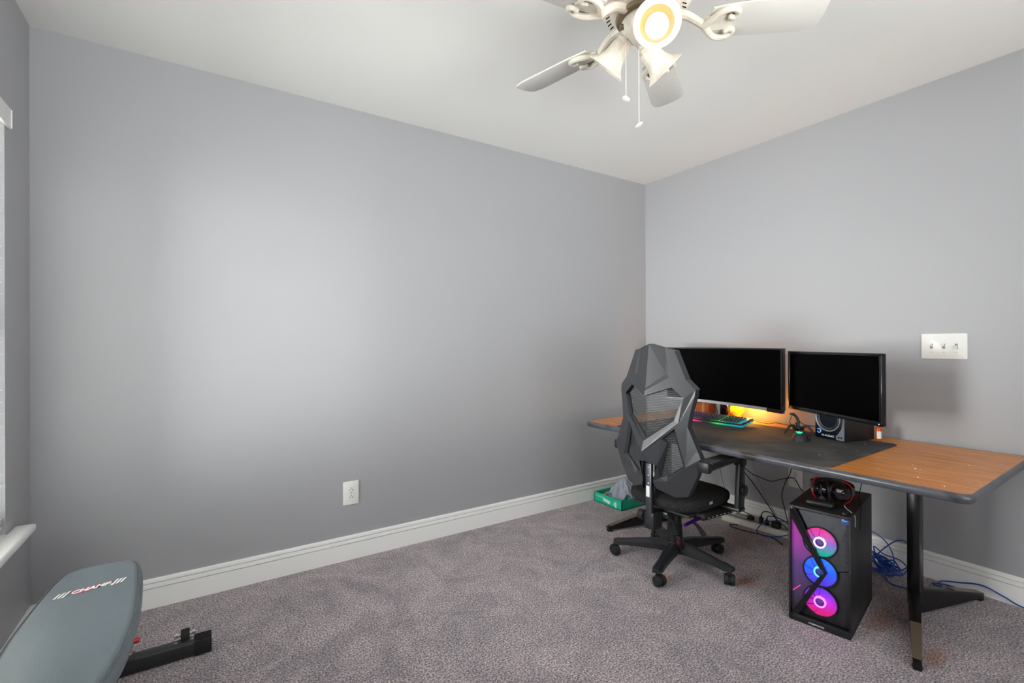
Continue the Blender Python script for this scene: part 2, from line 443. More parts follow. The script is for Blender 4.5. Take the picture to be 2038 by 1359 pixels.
def table_leg(sy):
    """sy=-1 right leg, 1 left leg; table-local coordinates"""
    L0 = bpy.data.objects.new('leg', None)
    yc = sy*.632; yt = sy*.752     # column / foot tips
    m = MB()
    for xx in (-.05,):
        m.box((xx+.05, yc, .345), (.050, .044, .58), bev=.005)
    m.box((0, yc, DZ-.034), (.42, .09, .012), bev=.003)
    leg = m.build('leg', M_leg, tb)
    for sx in (-1, 1):
        a = Vector((sx*.01, yc, 0)); c = Vector((sx*.415, yt, 0)); d = (c-a); L = d.length; ang = math.atan2(d.y, d.x)
        Mf = Matrix.Translation(a) @ Matrix.Rotation(ang, 4, 'Z') @ Matrix.Rotation(PI/2, 4, 'X')
        # side profile x along, y up; extruded across
        pts = [(0, .020), (L*.93, .010), (L*.93, .0), (L, .0), (L, .030), (L*.95, .036), (L*.5, .078), (0, .118)]
        def tapered(outline, w_, bev_):
            t_ = MB(); t_.prism(outline, -w_, w_, None, bev=bev_)
            for v_ in t_.bm.verts: v_.co.z *= 1-.42*min(1, max(0, v_.co.x/L))
            bmesh.ops.transform(t_.bm, matrix=Mf, verts=t_.bm.verts); return t_
        tapered(pts, .022, .003).build('foot', M_leg, leg)
        cp = [(L*.52, .0765), (L*.965, .0345), (L*.965, .0365), (L*.52, .0795)]
        tapered(cp, .0235, .0005).build('scuff_plate', M_bronze, leg)
        q = MB(); q.cyl(a+d*.96+Vector((0, 0, .0)), a+d*.96+Vector((0, 0, .012)), .016, seg=20, bev=.003); q.build('glide', M_rubber, leg)
    return leg
table_leg(-1); table_leg(1)

mp_ = MB(); mp_.prism([(-.985+.012*k*0, y) for k, y in ()] or [(-.935, -1.738+.02), (-.925, -1.742), (-.20, -1.731), (-.190, -1.722), (-.262, -.60), (-.28, -.59), (-.985, -.575), (-.992, -.585)], DZ+.0006, DZ+.004, bev=.001)
M_mat = mat('desk_mat_cloth', (54, 54, 56), .85, var=(7, (80, 77, 74), .42, .7), bump=(500, .2, .001))
mpo = MB()
u = Vector((math.cos(DROT), math.sin(DROT))); vv = Vector((-u.y, u.x)); cc = Vector((-.489, -1.241))
def Tw(x, y, z): p = cc + u*x + vv*y; return Vector((p.x, p.y, z))
mpo.prism([tuple((cc+u*x+vv*y)) for x, y in rrect(.735, 1.145, .03, 5, -.081, .0805)], DZ+.0008, DZ+.0042, None, bev=.001)
mp_.bm.free()
tag(mpo.build('desk_mat', M_mat), 'large dusty black cloth desk mat spread over the table', 'desk mat')
DM = DZ+.0042
# crumbs on mat and wood
M_crumb = mat('crumb', (232, 222, 205), .8)
for (x, y, r_) in ((-.66, -1.93, .0035), (-.60, -1.905, .0025), (-.655, -1.945, .002), (-.78, -1.85, .0025), (-.42, -2.03, .003), (-.74, -1.62, .0025), (-.52, -1.68, .002), (-.80, -1.98, .003), (-.86, -2.07, .0035), (-.33, -1.64, .002)):
    q = MB(); on = (x+.489)*u.x < .30 and y > -1.73
    q.sph((x, y, (DM if on else DZ)+r_*.45), r_, (1, .7, .5), 8, Matrix.Rotation(random.random()*3, 3, 'Z'))
    if on: tag(q.build('crumb', M_crumb), 'tiny pale crumb lying on the black desk mat', 'crumb', 'crumbs on the desk mat')
    else: tag(q.build('crumb', M_crumb), 'tiny pale crumb lying on the bare wood grain table top', 'crumb', 'crumbs on the bare wood')

# ------------------------------------------------------------------ curved monitor
M_bez = mat('monitor_bezel', (22, 22, 25), .22, coat=.3)
mo = thing('curved_monitor', 'wide curved black monitor with silver lower edge behind the chair', 'monitor', (-.225, -.825, DM), R(-3))
RAD = 1.9; HW = .410; z0, z1 = .765-DM, 1.127-DM
def arc(y, dx=0): return (-(RAD - math.sqrt(RAD*RAD-y*y)) + dx)   # edges curve towards the viewer (-x)
def curved(y0, y1, za, zb, xa, xb, n=28):
    b = bmesh.new(); cols = []
    for i in range(n+1):
        y = y0+(y1-y0)*i/n; cols.append([b.verts.new((arc(y, xx), y, zz)) for xx, zz in ((xa, za), (xb, za), (xb, zb), (xa, zb))])
    for i in range(n):
        for k in range(4): b.faces.new((cols[i][k], cols[i][(k+1) % 4], cols[i+1][(k+1) % 4], cols[i+1][k]))
    b.faces.new(cols[0]); b.faces.new(list(reversed(cols[-1]))); return b
q = MB()
q._add(curved(-HW, HW, z0+.012, z1, .002, .028)); q._add(curved(-HW, -HW+.009, z0+.012, z1, -.005, .004)); q._add(curved(HW-.009, HW, z0+.012, z1, -.005, .004)); q._add(curved(-HW, HW, z1-.009, z1, -.005, .004))
q.box((.03, 0, (z0+z1)/2), (.05, .34, .22), bev=.02)
q.build('housing', M_bez, mo)
q = MB(); q._add(curved(-HW+.009, HW-.009, z0+.016, z1-.009, -.001, .003)); q.build('screen', M_screen, mo)
q = MB(); q._add(curved(-HW+.10, HW, z0, z0+.017, -.006, .02)); q.build('silver_edge', M_silver, mo)
q = MB(); q._add(curved(-HW, -HW+.10, z0-.004, z0+.017, -.007, .02)); q.build('lower_corner', M_gloss, mo)
q = MB(); q.box((.055, .03, .14), (.025, .05, .24), bev=.006); q.build('stand_neck', M_gloss, mo)
q = MB(); q.tube([(-.03, .20, .006), (.03, .08, .006), (.055, .03, .008), (.03, -.02, .006), (-.03, -.15, .006)], .006, 10, smooth=5)
q.cyl((.055, .03, 0), (.055, .03, .02), .035, .028, bev=.003); q.build('stand_foot', M_gloss, mo)

# ------------------------------------------------------------------ flat monitor
PL = Vector((-.262, -1.250, 0)); PR = Vector((-.535, -1.780, 0))
dv = (PR-PL); WID = dv.length; ry = math.atan2(dv.y, dv.x)+PI/2    # local -y runs from left to right edge
zb, zt = .793-DM, 1.112-DM
m2 = thing('flat_monitor', 'smaller flat black monitor turned in above the speaker', 'monitor', ((PL.x+PR.x)/2, (PL.y+PR.y)/2, DM), ry)
q = MB(); q.box((.012, 0, (zb+zt)/2), (.018, WID, zt-zb), bev=.003)
for (cy, cz, sy, sz) in ((0, zt-.007, WID, .014), (0, zb+.010, WID, .020), (-WID/2+.006, (zb+zt)/2, .012, zt-zb), (WID/2-.006, (zb+zt)/2, .012, zt-zb)):
    q.box((.002, cy, cz), (.012, sy, sz), bev=.0025)
q.box((.024, 0, (zb+zt)/2+.03), (.012, .3, .14), bev=.005)
q.build('housing', M_bez, m2)
q = MB(); q.box((.0015, 0, (zb+zt)/2+.003), (.004, WID-.022, zt-zb-.032)); q.build('screen', M_screen, m2, smooth=False)
q = MB(); q.cyl((.02, 0, .275), (.255, .182, .275), .014); q.cyl((.255, .182, 0), (.255, .182, .29), .016); q.build('stand_neck', M_gloss, m2)
q = MB(); q.prism(rrect(.085, .12, .03, 6, .255, .182), -.003, .005, bev=.002); q.build('stand_foot', M_gloss, m2)
MB().box((-.0043, -WID/2+.012, zb+.010), (.001, .004, .003)).build('power_light', mat('white_led', (255, 255, 255), .4, emit=(255, 255, 255), estr=1.5), m2)
text('lettering', 'ViSiO', .0085, M_steel, m2, frame_M((-.0045, .03, zb+.010), (0, -1, 0), (0, 0, 1)))

# ------------------------------------------------------------------ speaker
SPW, SPD, SPH = .158, .20, .215
fl = Vector((-.312, -1.413, 0)); fr = Vector((-.352, -1.567, 0)); wv = (fr-fl).normalized(); sa = math.atan2(wv.y, wv.x)+PI/2
sp = thing('desktop_speaker', 'black desktop speaker with round silver ringed cone under the smaller monitor', 'speaker', ((fl.x+fr.x)/2, (fl.y+fr.y)/2, DM), sa)
MB().box((SPD/2, 0, SPH/2-.003), (SPD, SPW, SPH-.006), bev=.004).build('cabinet', mat('black_vinyl', (24, 25, 25), .5, bump=(400, .2, .001)), sp)
q = MB(); q.box((-.003, 0, SPH/2-.003), (.008, SPW, SPH-.006), bev=.003); q.build('front_panel', mat('navy_black', (17, 22, 34), .3), sp)
Mf = frame_M((-.007, 0, 0), (0, -1, 0), (0, 0, 1))
q = MB(); q.prism([(.036, .004), (.077, .004), (.077, .125), (.072, .118), (.062, .060), (.046, .034), (.034, .022)], -.0005, .0012, Mf); q.build('grey_inlay', mat('grey_panel', (118, 122, 130), .4), sp)
Mc = frame_M((-.008, .008, .105), (0, -1, 0), (0, 0, 1))
q = MB(); q.lathe([(.058, -.002), (.062, .003), (.066, .003), (.0665, -.002)], M=Mc.to_3x3(), c=Mc.translation, seg=48)
q.build('trim_ring', M_silver, sp)
q = MB(); q.lathe([(.058, .002), (.054, .004), (.048, -.0005), (.02, -.0085), (.017, -.0055), (.008, -.003), (0, -.002)], M=Mc.to_3x3(), c=Mc.translation, seg=48)
q.lathe([(.059, -.004), (0, -.010)], M=Mc.to_3x3(), c=Mc.translation, seg=48)
q.build('cone', mat('speaker_cone', (40, 46, 54), .5), sp)
q = MB(); q.tube([Mf @ Vector((-.056+.0105*math.cos(R(a)), .036+.0105*math.sin(R(a)), .0018)) for a in range(-150, 150, 12)], .0013, 6); q.build('volume_ring', mat('blue_led', (140, 190, 255), .4, emit=(120, 180, 255), estr=1.2), sp)
q = MB(); q.cyl(Mf @ Vector((-.056, .036, 0)), Mf @ Vector((-.056, .036, .006)), .0075, .007, bev=.001); q.build('volume_knob', mat('blue_knob', (20, 34, 92), .3, emit=(20, 50, 160), estr=.4), sp)
text('lettering', 'M-AUDIO', .0135, mat('white_print', (235, 235, 235), .5), sp, Mf @ Matrix.Translation((-.008, .017, .0016)), sx=1.15, bold=.0002)
q = MB()
for dx in (.050, .064): q.cyl(Mf @ Vector((dx, .018, .0008)), Mf @ Vector((dx, .018, .003)), .0045, seg=16)
q.build('jack', mat('jack_ring', (24, 26, 60), .3), sp)

# ------------------------------------------------------------------ pill bottle
pb_ = thing('medicine_bottle', 'small amber medicine bottle with white label beside the speaker', 'bottle', (-.160, -1.634, DM+.0))
M_amber = mat('amber_plastic', (226, 96, 16), .2, trans=.35, emit=(230, 90, 10), estr=.05)
MB().lathe([(0, 0), (.0115, 0), (.0128, .002), (.0128, .050), (.0112, .054), (.0112, .058), (0, .058)], seg=28).build('bottle_body', M_amber, pb_)
q = MB(); b = bmesh.new(); ra = [b.verts.new((.0131*math.cos(R(a)), .0131*math.sin(R(a)), z)) for a in range(170, 275, 8) for z in (.010, .046)]
for i in range(0, len(ra)-2, 2): b.faces.new((ra[i], ra[i+2], ra[i+3], ra[i+1]))
q._add(b); q.build('paper_label', mat('white_paper', (232, 230, 226), .7), pb_)
MB().cyl((0, 0, .0575), (0, 0, .065), .0135, bev=.002).build('cap', M_amber, pb_)

# ------------------------------------------------------------------ mouse and mouse dock
ms_ = thing('computer_mouse', 'black mouse with glowing green emblem on the desk mat', 'mouse', (-.470, -1.415, DM), R(15)); ms_.scale = (1.2, 1.2, 1.2)
b = bmesh.new(); bmesh.ops.create_uvsphere(b, u_segments=32, v_segments=16, radius=1)
for v in b.verts:
    x, y, z = v.co
    wx = .062; wy = .034*(1+.12*x*x - .10*math.cos(2.2*x)); hz = .040*(1-.22*(x-(-.3))**2)
    v.co = Vector((x*wx, y*wy, max(z, -.02)*hz+.001 if z > 0 else max(z, -.12)*.01))
for v in b.verts: v.co.z = max(v.co.z, 0)
q = MB(); q._add(b); q.build('mouse_body', M_black2, ms_)
q = MB()
Mm = frame_M((-.034, .001, .0335), (0, -1, 0), (.55, 0, .6))
q.prism([(-.012, .007), (-.006, .0045), (0, .007), (.006, .0045), (.012, .007), (.007, -.001), (.003, -.002), (0, -.009), (-.003, -.002), (-.007, -.001)], -.0015, .0012, Mm)
q.build('emblem', mat('green_glow', (40, 255, 150), .4, emit=(30, 240, 130), estr=1.6), ms_)
q = MB(); q.cyl((.026, -.004, .030), (.026, .004, .030), .009, seg=16); q.build('scroll_wheel', M_rubber, ms_)
q = MB(); q.box((.0, -.031, .016), (.05, .006, .012), rot=R(4), bev=.002); q.build('side_grip', M_rubber, ms_)

dk = thing('mouse_cord_stand', 'black spider legged mouse cord stand behind the mouse', 'cord stand', (-.300, -1.318, DM), R(20))
q = MB(); q.sph((0, 0, .026), .026, (1.1, 1.0, .55), 18); q.box((0, 0, .03), (.045, .04, .018), rot=R(45), bev=.004); q.build('stand_body', M_gloss, dk)
for a in (20, 140, 250):
    d = Vector((math.cos(R(a)), math.sin(R(a)), 0))
    q = MB(); q.tube([d*.015+Vector((0, 0, .030)), d*.045+Vector((0, 0, .044)), d*.068+Vector((0, 0, .024)), d*.085+Vector((0, 0, .004))], [.008, .008, .007, .005], 8, smooth=4); q.build('leg', M_black2, dk)
q = MB(); q.tube([(0, 0, .035), (.004, .0, .065), (.0, .012, .092), (-.004, .030, .104)], .0075, 10, smooth=5); q.box((-.004, .027, .102), (.012, .024, .012), bev=.003); q.build('cord_arm', M_black2, dk)
q = MB(); q.tube([(-.30+.0, -1.29, DM+.102), (-.31, -1.28, DM+.06), (-.325, -1.30, DM+.035), (-.36, -1.35, DM+.012), (-.415, -1.395, DM+.006), (-.43, -1.402, DM+.012)], .0018, 6, smooth=6)
q.tube([(-.30, -1.29, DM+.102), (-.285, -1.31, DM+.07), (-.27, -1.34, DM+.045), (-.235, -1.40, DM+.042), (-.16, -1.46, DM+.03)], .0018, 6, smooth=6)
adopt(q.build('mouse_cord', M_rubber), ms_)

# ------------------------------------------------------------------ keyboard with coloured lights
kb = thing('keyboard', 'black gaming keyboard with rainbow lit front edge below the curved monitor', 'keyboard', (-.330, -.852, DM+.0), 0)
KX = Vector((-.409, -1.064)); KY = Vector((-.451, -.63))
kd = (KY-KX); ka = math.atan2(kd.y, kd.x)-PI/2; KL = .435; KD = .15
kb.location = (KX.x+kd.normalized().x*KL/2+KD/2*math.cos(ka), KX.y+kd.normalized().y*KL/2+KD/2*math.sin(ka), DM); kb.rotation_euler = (0, -R(8), ka); kb.location.z += .0105
MB().prism(rrect(KD, KL, .012, 5), .004, .020, bev=.003).build('case', M_black, kb)
m = bpy.data.materials.new('rainbow_light'); m.use_nodes = True; nt = m.node_tree; bs = nt.nodes['Principled BSDF']
tc = nt.nodes.new('ShaderNodeTexCoord'); sx = nt.nodes.new('ShaderNodeSeparateXYZ'); nt.links.new(tc.outputs['Object'], sx.inputs[0])
mr = nt.nodes.new('ShaderNodeMapRange'); mr.inputs[1].default_value = -.2175; mr.inputs[2].default_value = .2175; nt.links.new(sx.outputs['Y'], mr.inputs[0])
cr = nt.nodes.new('ShaderNodeValToRGB'); E = cr.color_ramp.elements
stops = [(0, (20, 130, 150)), (.2, (20, 150, 130)), (.34, (60, 200, 90)), (.46, (30, 60, 40)), (.55, (40, 20, 40)), (.66, (200, 50, 110)), (.8, (120, 90, 210)), (1, (90, 90, 230))]
E[0].position = 0; E[0].color = (*lin(stops[0][1]), 1); E[1].position = 1; E[1].color = (*lin(stops[-1][1]), 1)
for p_, c_ in stops[1:-1]: x = E.new(p_); x.color = (*lin(c_), 1)
nt.links.new(mr.outputs[0], cr.inputs['Fac']); nt.links.new(cr.outputs['Color'], bs.inputs['Emission Color']); bs.inputs['Emission Strength'].default_value = .75
nt.links.new(cr.outputs['Color'], bs.inputs['Base Color']); M_rain = m
q = MB(); q.prism(rrect(KD+.006, KL+.006, .014, 5), .002, .013, bev=.004); q.build('light_edge', M_rain, kb)
q = MB(); M_key = mat('keycap', (58, 58, 66), .3)
rows = [(-.058, [1.25, 1.25, 1.25, 6.25, 1.25, 1.25, 1.25, 1.25]), (-.039, [2.25]+[1]*10+[2.75]), (-.020, [1.75]+[1]*11+[2.25]), (-.001, [1.5]+[1]*12+[1.5]), (.018, [1]*13+[2]), (.045, [1]*4+[1]*4+[1]*4+[1]*3)]
U = .0185
for x, ks in rows:
    y = KL/2-.014
    for w_ in ks:
        q.box((x, y-w_*U/2, .0250), (.0130, w_*U-.0055, .008), bev=.002, seg=1); y -= w_*U
    y -= .005
    for k in range(6):
        if y-U < -KL/2+.006: break
        q.box((x, y-U/2, .0250), (.0130, U-.0055, .008), bev=.002, seg=1); y -= U
q.build('keys', M_key, kb)
q = MB(); q.box((0, 0, .0205), (KD-.018, KL-.02, .0015)); q.build('backlight', M_rain, kb, smooth=False)
q = MB(); q.tube([kb.matrix_basis @ Vector((.06, -.217, .012)), (-.21, -1.10, DM+.012), (-.17, -1.13, DM+.016), (-.14, -1.17, DM+.008), (-.12, -1.185, DM+.002)], .0016, 6, smooth=6)
adopt(q.build('keyboard_cord', M_rubber), kb)

# ------------------------------------------------------------------ amber lamp by the wall and objects under the curved monitor
lp = thing('night_lamp', 'glowing yellow and orange lamp under the curved monitor', 'lamp', (-.085, -.835, DZ+.0))
M_yel = mat('yellow_glow', (255, 205, 20), .5, emit=(255, 205, 8), estr=1.5)
M_or = mat('orange_glow', (205, 92, 14), .5, emit=(200, 80, 6), estr=.35)
q = MB(); q.lathe([(0, .022), (.022, .026), (.036, .038), (.043, .056), (.040, .076), (.024, .094), (0, .10)], seg=24); q.build('lamp_globe', M_yel, lp)
q = MB(); q.prism([(-.050, 0), (.050, 0), (.048, .022), (0, .050), (-.048, .022)], -.03, .03, frame_M((-.05, 0, 0), (0, -1, 0), (0, 0, 1)), bev=.004); q.build('lamp_base', M_or, lp)
q = MB(); q.cyl((-.03, .058, 0), (-.03, .058, .11), .007, seg=16); q.build('lamp_post', mat('dark_red_plastic', (110, 26, 12), .3), lp)
ll = bpy.data.lights.new('lamp_light', 'POINT'); ll.energy = 3.2; ll.color = (1, .42, .06); ll.shadow_soft_size = .03
lo = bpy.data.objects.new('lamp_light', ll); COL.objects.link(lo); lo.parent = lp; lo.location = (-.02, -.085, .085)
bx = thing('cardboard_box', 'plain brown box standing behind the keyboard under the curved monitor', 'box', (-.06, -.59, DZ))
MB().box((0, .012, .05), (.07, .105, .10), bev=.002).build('carton', mat('brown_card', (150, 76, 30), .7), bx)
q = MB(); q.box((-.0355, 0, .05), (.001, .02, .1)); q.build('tape', mat('tan_tape', (176, 120, 70), .4), bx)
q = MB(); q.tube([(-.13, -.70, DZ+.07), (-.14, -.725, DZ+.05), (-.16, -.745, DM+.02), (-.19, -.77, DM+.003), (-.22, -.80, DM+.003)], .0017, 6, smooth=6)
q.tube([(-.13, -.70, DZ+.07), (-.10, -.68, DZ+.12)], .0017, 6)
adopt(q.build('monitor_cord', M_rubber), mo)

# ------------------------------------------------------------------ ceiling fan
FC = Vector((-1.792, -1.576, 0)); FZ = 2.19
M_fan = mat('antique_white', (222, 215, 203), .4, var=(22, (202, 192, 176), .5, .75))
M_blade = mat('fan_blade', (214, 211, 206), .4)
M_brass = mat('aged_brass', (150, 136, 112), .35, .8)
fn = thing('ceiling_fan', 'white five blade ceiling fan with scroll arms and glass shades', 'ceiling fan', (FC.x, FC.y, H))
def fz(z): return z-H
q = MB(); q.lathe([(0, 0), (.085, 0), (.09, -.012), (.075, -.03), (.08, -.045), (.13, -.055), (.145, -.075), (.148, -.105), (.142, -.115), (.150, -.125), (.150, -.165), (.142, -.18), (.125, -.192), (.105, -.203), (.09, -.21), (0, -.21)], seg=48)
q.build('motor_housing', M_fan, fn)
q = MB()
for k in range(40):
    a = 2*PI*k/40; d = Vector((math.cos(a), math.sin(a), 0)); 
    q.box(d*.117+Vector((0, 0, -.1985)), (.020, .004, .002), rot=Matrix.Rotation(a, 3, 'Z') @ Matrix.Rotation(R(28), 3, 'Y'))
q.build('vent_slots', M_dark, fn, smooth=False)
q = MB(); q.lathe([(.09, -.21), (.096, -.218), (.092, -.226), (0, -.226)], seg=40); q.build('flywheel', M_brass, fn)
for k in range(5):
    a = R(31.0+72*k); Ra = Matrix.Rotation(a, 4, 'Z')
    zz = fz(FZ)
    q = MB()
    outl = [(.20, -.052), (.26, -.060), (.49, -.067), (.525, -.058), (.538, -.040), (.541, .0), (.538, .040), (.525, .058), (.49, .067), (.26, .060), (.20, .052), (.185, .0)]
    Mb = Ra @ Matrix.Translation((0, 0, zz)) @ Matrix.Rotation(R(-12), 4, 'X')
    q.prism(outl, -.003, .003, Mb, bev=.0015)
    q.build('blade', M_blade, fn)
    q = MB(); Mi = Mb
    # scroll iron: stem then two curling horns under the blade
    stem = [Ra @ Vector((.085, 0, -.214)), Ra @ Vector((.125, 0, -.222)), Ra @ Vector((.155, 0, -.240)), Mi @ Vector((.185, 0, -.016))]
    q.tube(stem, [.016, .011, .010, .012], 10, smooth=5)
    for s_ in (1, -1):
        hp = [Mi @ Vector(p) for p in ((.180, 0, -.014), (.198, s_*.022, -.016), (.222, s_*.046, -.014), (.255, s_*.052, -.011), (.276, s_*.038, -.010), (.270, s_*.022, -.012), (.256, s_*.024, -.013))]
        q.tube(hp, [.011, .011, .010, .0085, .007, .007, .008], 10, smooth=5)
        q.sph(Mi @ Vector((.254, s_*.026, -.013)), .009, seg=10)
    q.prism(rrect(.09, .05, .012, 4, .225, 0), -.009, -.003, Mi)
    q.build('blade_bracket', M_fan, fn)
# light kit
q = MB(); q.lathe([(0, -.226), (.072, -.226), (.078, -.236), (.074, -.256), (.062, -.272), (.045, -.286), (.030, -.292), (0, -.294)], seg=40); q.build('light_fitter', M_fan, fn)
q = MB(); q.cyl((-.062, .035, -.25), (-.072, .041, -.25), .009); q.build('pull_switch', M_brass, fn)
M_glassw = mat('alabaster_glass', (222, 212, 198), .35, trans=0, emit=(255, 232, 200), estr=.04, var=(26, (240, 234, 224), .4, .6))
M_lit = mat('lit_glass', (178, 128, 78), .5, emit=(255, 176, 90), estr=.08)
M_bulb = mat('lit_bulb', (255, 255, 255), .5, emit=(255, 246, 228), estr=1.9)
SHP = [(.020, 0), (.024, .006), (.027, .02), (.029, .04), (.033, .06), (.041, .078), (.054, .092), (.058, .096), (.0565, .0985), (.052, .0945), (.039, .080), (.031, .061), (.027, .040), (.024, .02), (.018, .004), (.020, 0)]
toCam = math.atan2(CAM.y-FC.y, CAM.x-FC.x)
LR = Vector((.839, -.544, 0)); LF = Vector((.544, .839, 0))
for i, (ang, tilt, sc, p0) in enumerate(((R(221), 70, 1.0, LR*.022-LF*.045+Vector((0, 0, -.292))), (R(108), 46, .98, LR*-.052+LF*.030+Vector((0, 0, -.262))), (R(341), 48, .98, LR*.004+LF*.040+Vector((0, 0, -.284))))):
    d = Vector((math.cos(ang)*math.sin(R(tilt)), math.sin(ang)*math.sin(R(tilt)), -math.cos(R(tilt))))
    rotm = d.to_track_quat('Z', 'Y').to_matrix()
    q = MB(); q.cyl(p0-d*.02, p0+d*.01, .016, .022, bev=.002); q.lathe([(.022, .0), (.027, .006), (.028, .022), (.025, .024)], c=p0+d*.002, M=rotm, seg=28)
    q.sph(p0+d*.014+d.orthogonal().normalized()*.028, .005, seg=8)
    q.build('lamp_holder', M_fan, fn)
    q = MB(); q.lathe([(r_*1.18*sc, z_*1.02*sc) for r_, z_ in SHP], c=p0+d*.012, M=rotm, seg=40)
    gs = q.build('glass_shade', M_lit if i == 0 else M_glassw, fn)
    if i == 0:
        q = MB(); q.lathe([(r_*1.18, z_*1.02) for r_, z_ in ((.0435, .0815), (.0545, .0925), (.0585, .0962), (.0575, .0990), (.0525, .0952), (.0425, .0838), (.0435, .0815))], c=p0+d*.0125, M=rotm, seg=40)
        q.build('shade_rim', mat('bright_rim', (255, 250, 240), .4, emit=(255, 240, 215), estr=.6), gs)
    q = MB(); bc = p0+d*(.072 if i == 0 else .06); q.sph(bc, .035 if i == 0 else .022, (1, 1, 1.15), 20, rotm); q.cyl(p0+d*.01, bc, .013)
    q.build('bulb', M_bulb if i == 0 else mat('unlit_bulb', (250, 246, 238), .4, emit=(255, 226, 180), estr=.5), gs)
    if i == 0:
        pl = bpy.data.lights.new('fan_light', 'POINT'); pl.energy = .5; pl.color = (1, .84, .62); pl.shadow_soft_size = .035
        po = bpy.data.objects.new('fan_light', pl); COL.objects.link(po); po.parent = fn; po.location = p0+d*.19
# pull chains
def chain(x, y, z0_, z1_, tilt):
    q = MB(); z = z0_
    while z > z1_+.004:
        b = bmesh.new(); bmesh.ops.create_icosphere(b, subdivisions=1, radius=.0017); q._add(b, Matrix.Translation((x, y, z))); z -= .0038
    q.cyl((x, y, z0_), (x, y, z1_), .0005, seg=5)
    c = q.build('pull_chain', M_white, fn)
    rm = Matrix.Rotation(R(tilt), 3, 'Y') @ Matrix.Rotation(R(tilt*.6), 3, 'X')
    q = MB(); q.lathe([(0, .007), (.006, .0065), (.0135, .002), (.014, -.002), (.006, -.0055), (0, -.006)], c=(x, y, z1_-.004), M=rm, seg=20); q.build('chain_fob', M_white, c)

# chain positions found where they hang from the switch housing
chain(-.0540, .0350, -.238, -.478, 25)
chain(.0080, .0360, -.300, -.547, -30)

# ------------------------------------------------------------------ office chair
OC = Vector((-.905, -.985, 0))
ch = thing('gaming_chair', 'black angular mesh back gaming chair on casters facing the desk', 'chair', OC, R(4))
M_fr = mat('chair_frame', (52, 53, 57), .36)
M_fr2 = mat('chair_base_plastic', (36, 37, 40), .36)
def cx(z):
    T = [(.40, -.225), (.62, -.272), (.67, -.262), (.90, -.252), (1.157, -.213)]
    if z <= T[0][0]: return T[0][1]
    for (a, xa), (b_, xb) in zip(T, T[1:]):
        if z <= b_: return xa+(xb-xa)*(z-a)/(b_-a)
    return T[-1][1]
def P(y, z, dx=0): return (cx(z)+.4*y+dx, y, z)
def mir(faces):
    out = []
    for f in faces:
        out.append([(p[0], -p[1], p[2]) for p in f]); out.append([(p[0], p[1], p[2]) for p in reversed(f)])
    return out
def MF(*f): return [P(*p) for p in f]
T0 = (0, 1.157); p1 = (.068, 1.134, .006); p2 = (.088, 1.006, .006); p3 = (0, .935, .004)
g1 = (.074, 1.133); g2 = (.106, .992); g3 = (0, .922)
q1 = (.097, 1.127); q2 = (.134, .974); q3 = (0, .898); n1 = (.118, 1.124); n2 = (.178, .983)
S = (.222, .938); S3 = (.176, .893); O2 = (.119, .944)
hr = MB()
head = mir([MF(T0, p1, p2, p3), MF(p1, g1, g2, p2), MF(p2, g2, g3, p3), MF(T0, g1, p1), MF(g1, q1, q2, g2), MF(g3, g2, q2, (*O2, 0), q3), MF(q1, n1, n2, q2), MF(q2, n2, S, S3, O2)])
hr.shell(head, (.042, 0, 0)); hr.build('headrest', M_fr, ch, smooth=False)
O3 = (.168, .887); O4 = (.136, .785); O5 = (0, .672); V3 = (.157, .775); V4 = (0, .621)
B1 = (.222, .908); B2 = (.205, .832); B3 = (.194, .760); B4 = (.238, .654); B5 = (.256, .615); B6 = (.232, .528); B7 = (.180, .417); B8 = (.125, .405); B9 = (.043, .437)
W1 = (.139, .748); W2 = (.080, .690); W3 = (.030, .471); W4 = (.094, .482); W5 = (.185, .565); K1 = (0, .576); K2 = (.060, .556)
V3r = (.157, .775, -.004); V4r = (0, .621, -.006)
body = mir([MF(S3, S, B1, B2, V3), MF(V3, B2, B3, W1), MF(O3, S3, V3r, O4), MF(O4, V3r, V4r, O5), MF(V3, W1, W2, V4), MF(V4, W2, K2, K1), MF(W1, B3, B4, B5, W5), MF(W5, B5, B6, B7, W4), MF(W4, B7, B8, B9, W3),
            MF(W2, (.098, .672, .02), (.052, .474, .02), W3, K2)])
rim = mir([MF(O3, O4, (.128, .788, .02), (.158, .884, .02)), MF(O4, O5, (0, .692, .02), (.128, .788, .02)),
           MF(W1, W5, (.168, .567, .018), (.133, .705, .018)), MF(W5, W4, (.092, .505, .018), (.168, .567, .018)), MF(W4, W3, (.052, .492, .018), (.092, .505, .018))])
fb = MB(); fb.shell(body, (.034, 0, 0)); fb.shell(rim, (.008, 0, 0)); fb.build('backrest_frame', M_fr, ch, smooth=False)
# mesh cloth in the openings: slats of elastic across, read as striped cloth
M_mesh = bpy.data.materials.new('mesh_cloth'); M_mesh.use_nodes = True
nt = M_mesh.node_tree; b0 = nt.nodes['Principled BSDF']; b0.inputs['Base Color'].default_value = (*lin((62, 62, 64)), 1); b0.inputs['Roughness'].default_value = .6
tc = nt.nodes.new('ShaderNodeTexCoord'); sp_ = nt.nodes.new('ShaderNodeSeparateXYZ'); nt.links.new(tc.outputs['Object'], sp_.inputs[0])
m_ = nt.nodes.new('ShaderNodeMath'); m_.operation = 'MULTIPLY'; m_.inputs[1].default_value = 2*PI/.0082; nt.links.new(sp_.outputs['Z'], m_.inputs[0])
sn = nt.nodes.new('ShaderNodeMath'); sn.operation = 'SINE'; nt.links.new(m_.outputs[0], sn.inputs[0])
mr_ = nt.nodes.new('ShaderNodeMapRange'); mr_.inputs[1].default_value = -.1; mr_.inputs[2].default_value = .3; mr_.inputs[3].default_value = .12; mr_.inputs[4].default_value = .95
nt.links.new(sn.outputs[0], mr_.inputs[0]); nt.links.new(mr_.outputs[0], b0.inputs['Alpha'])
mc = MB()
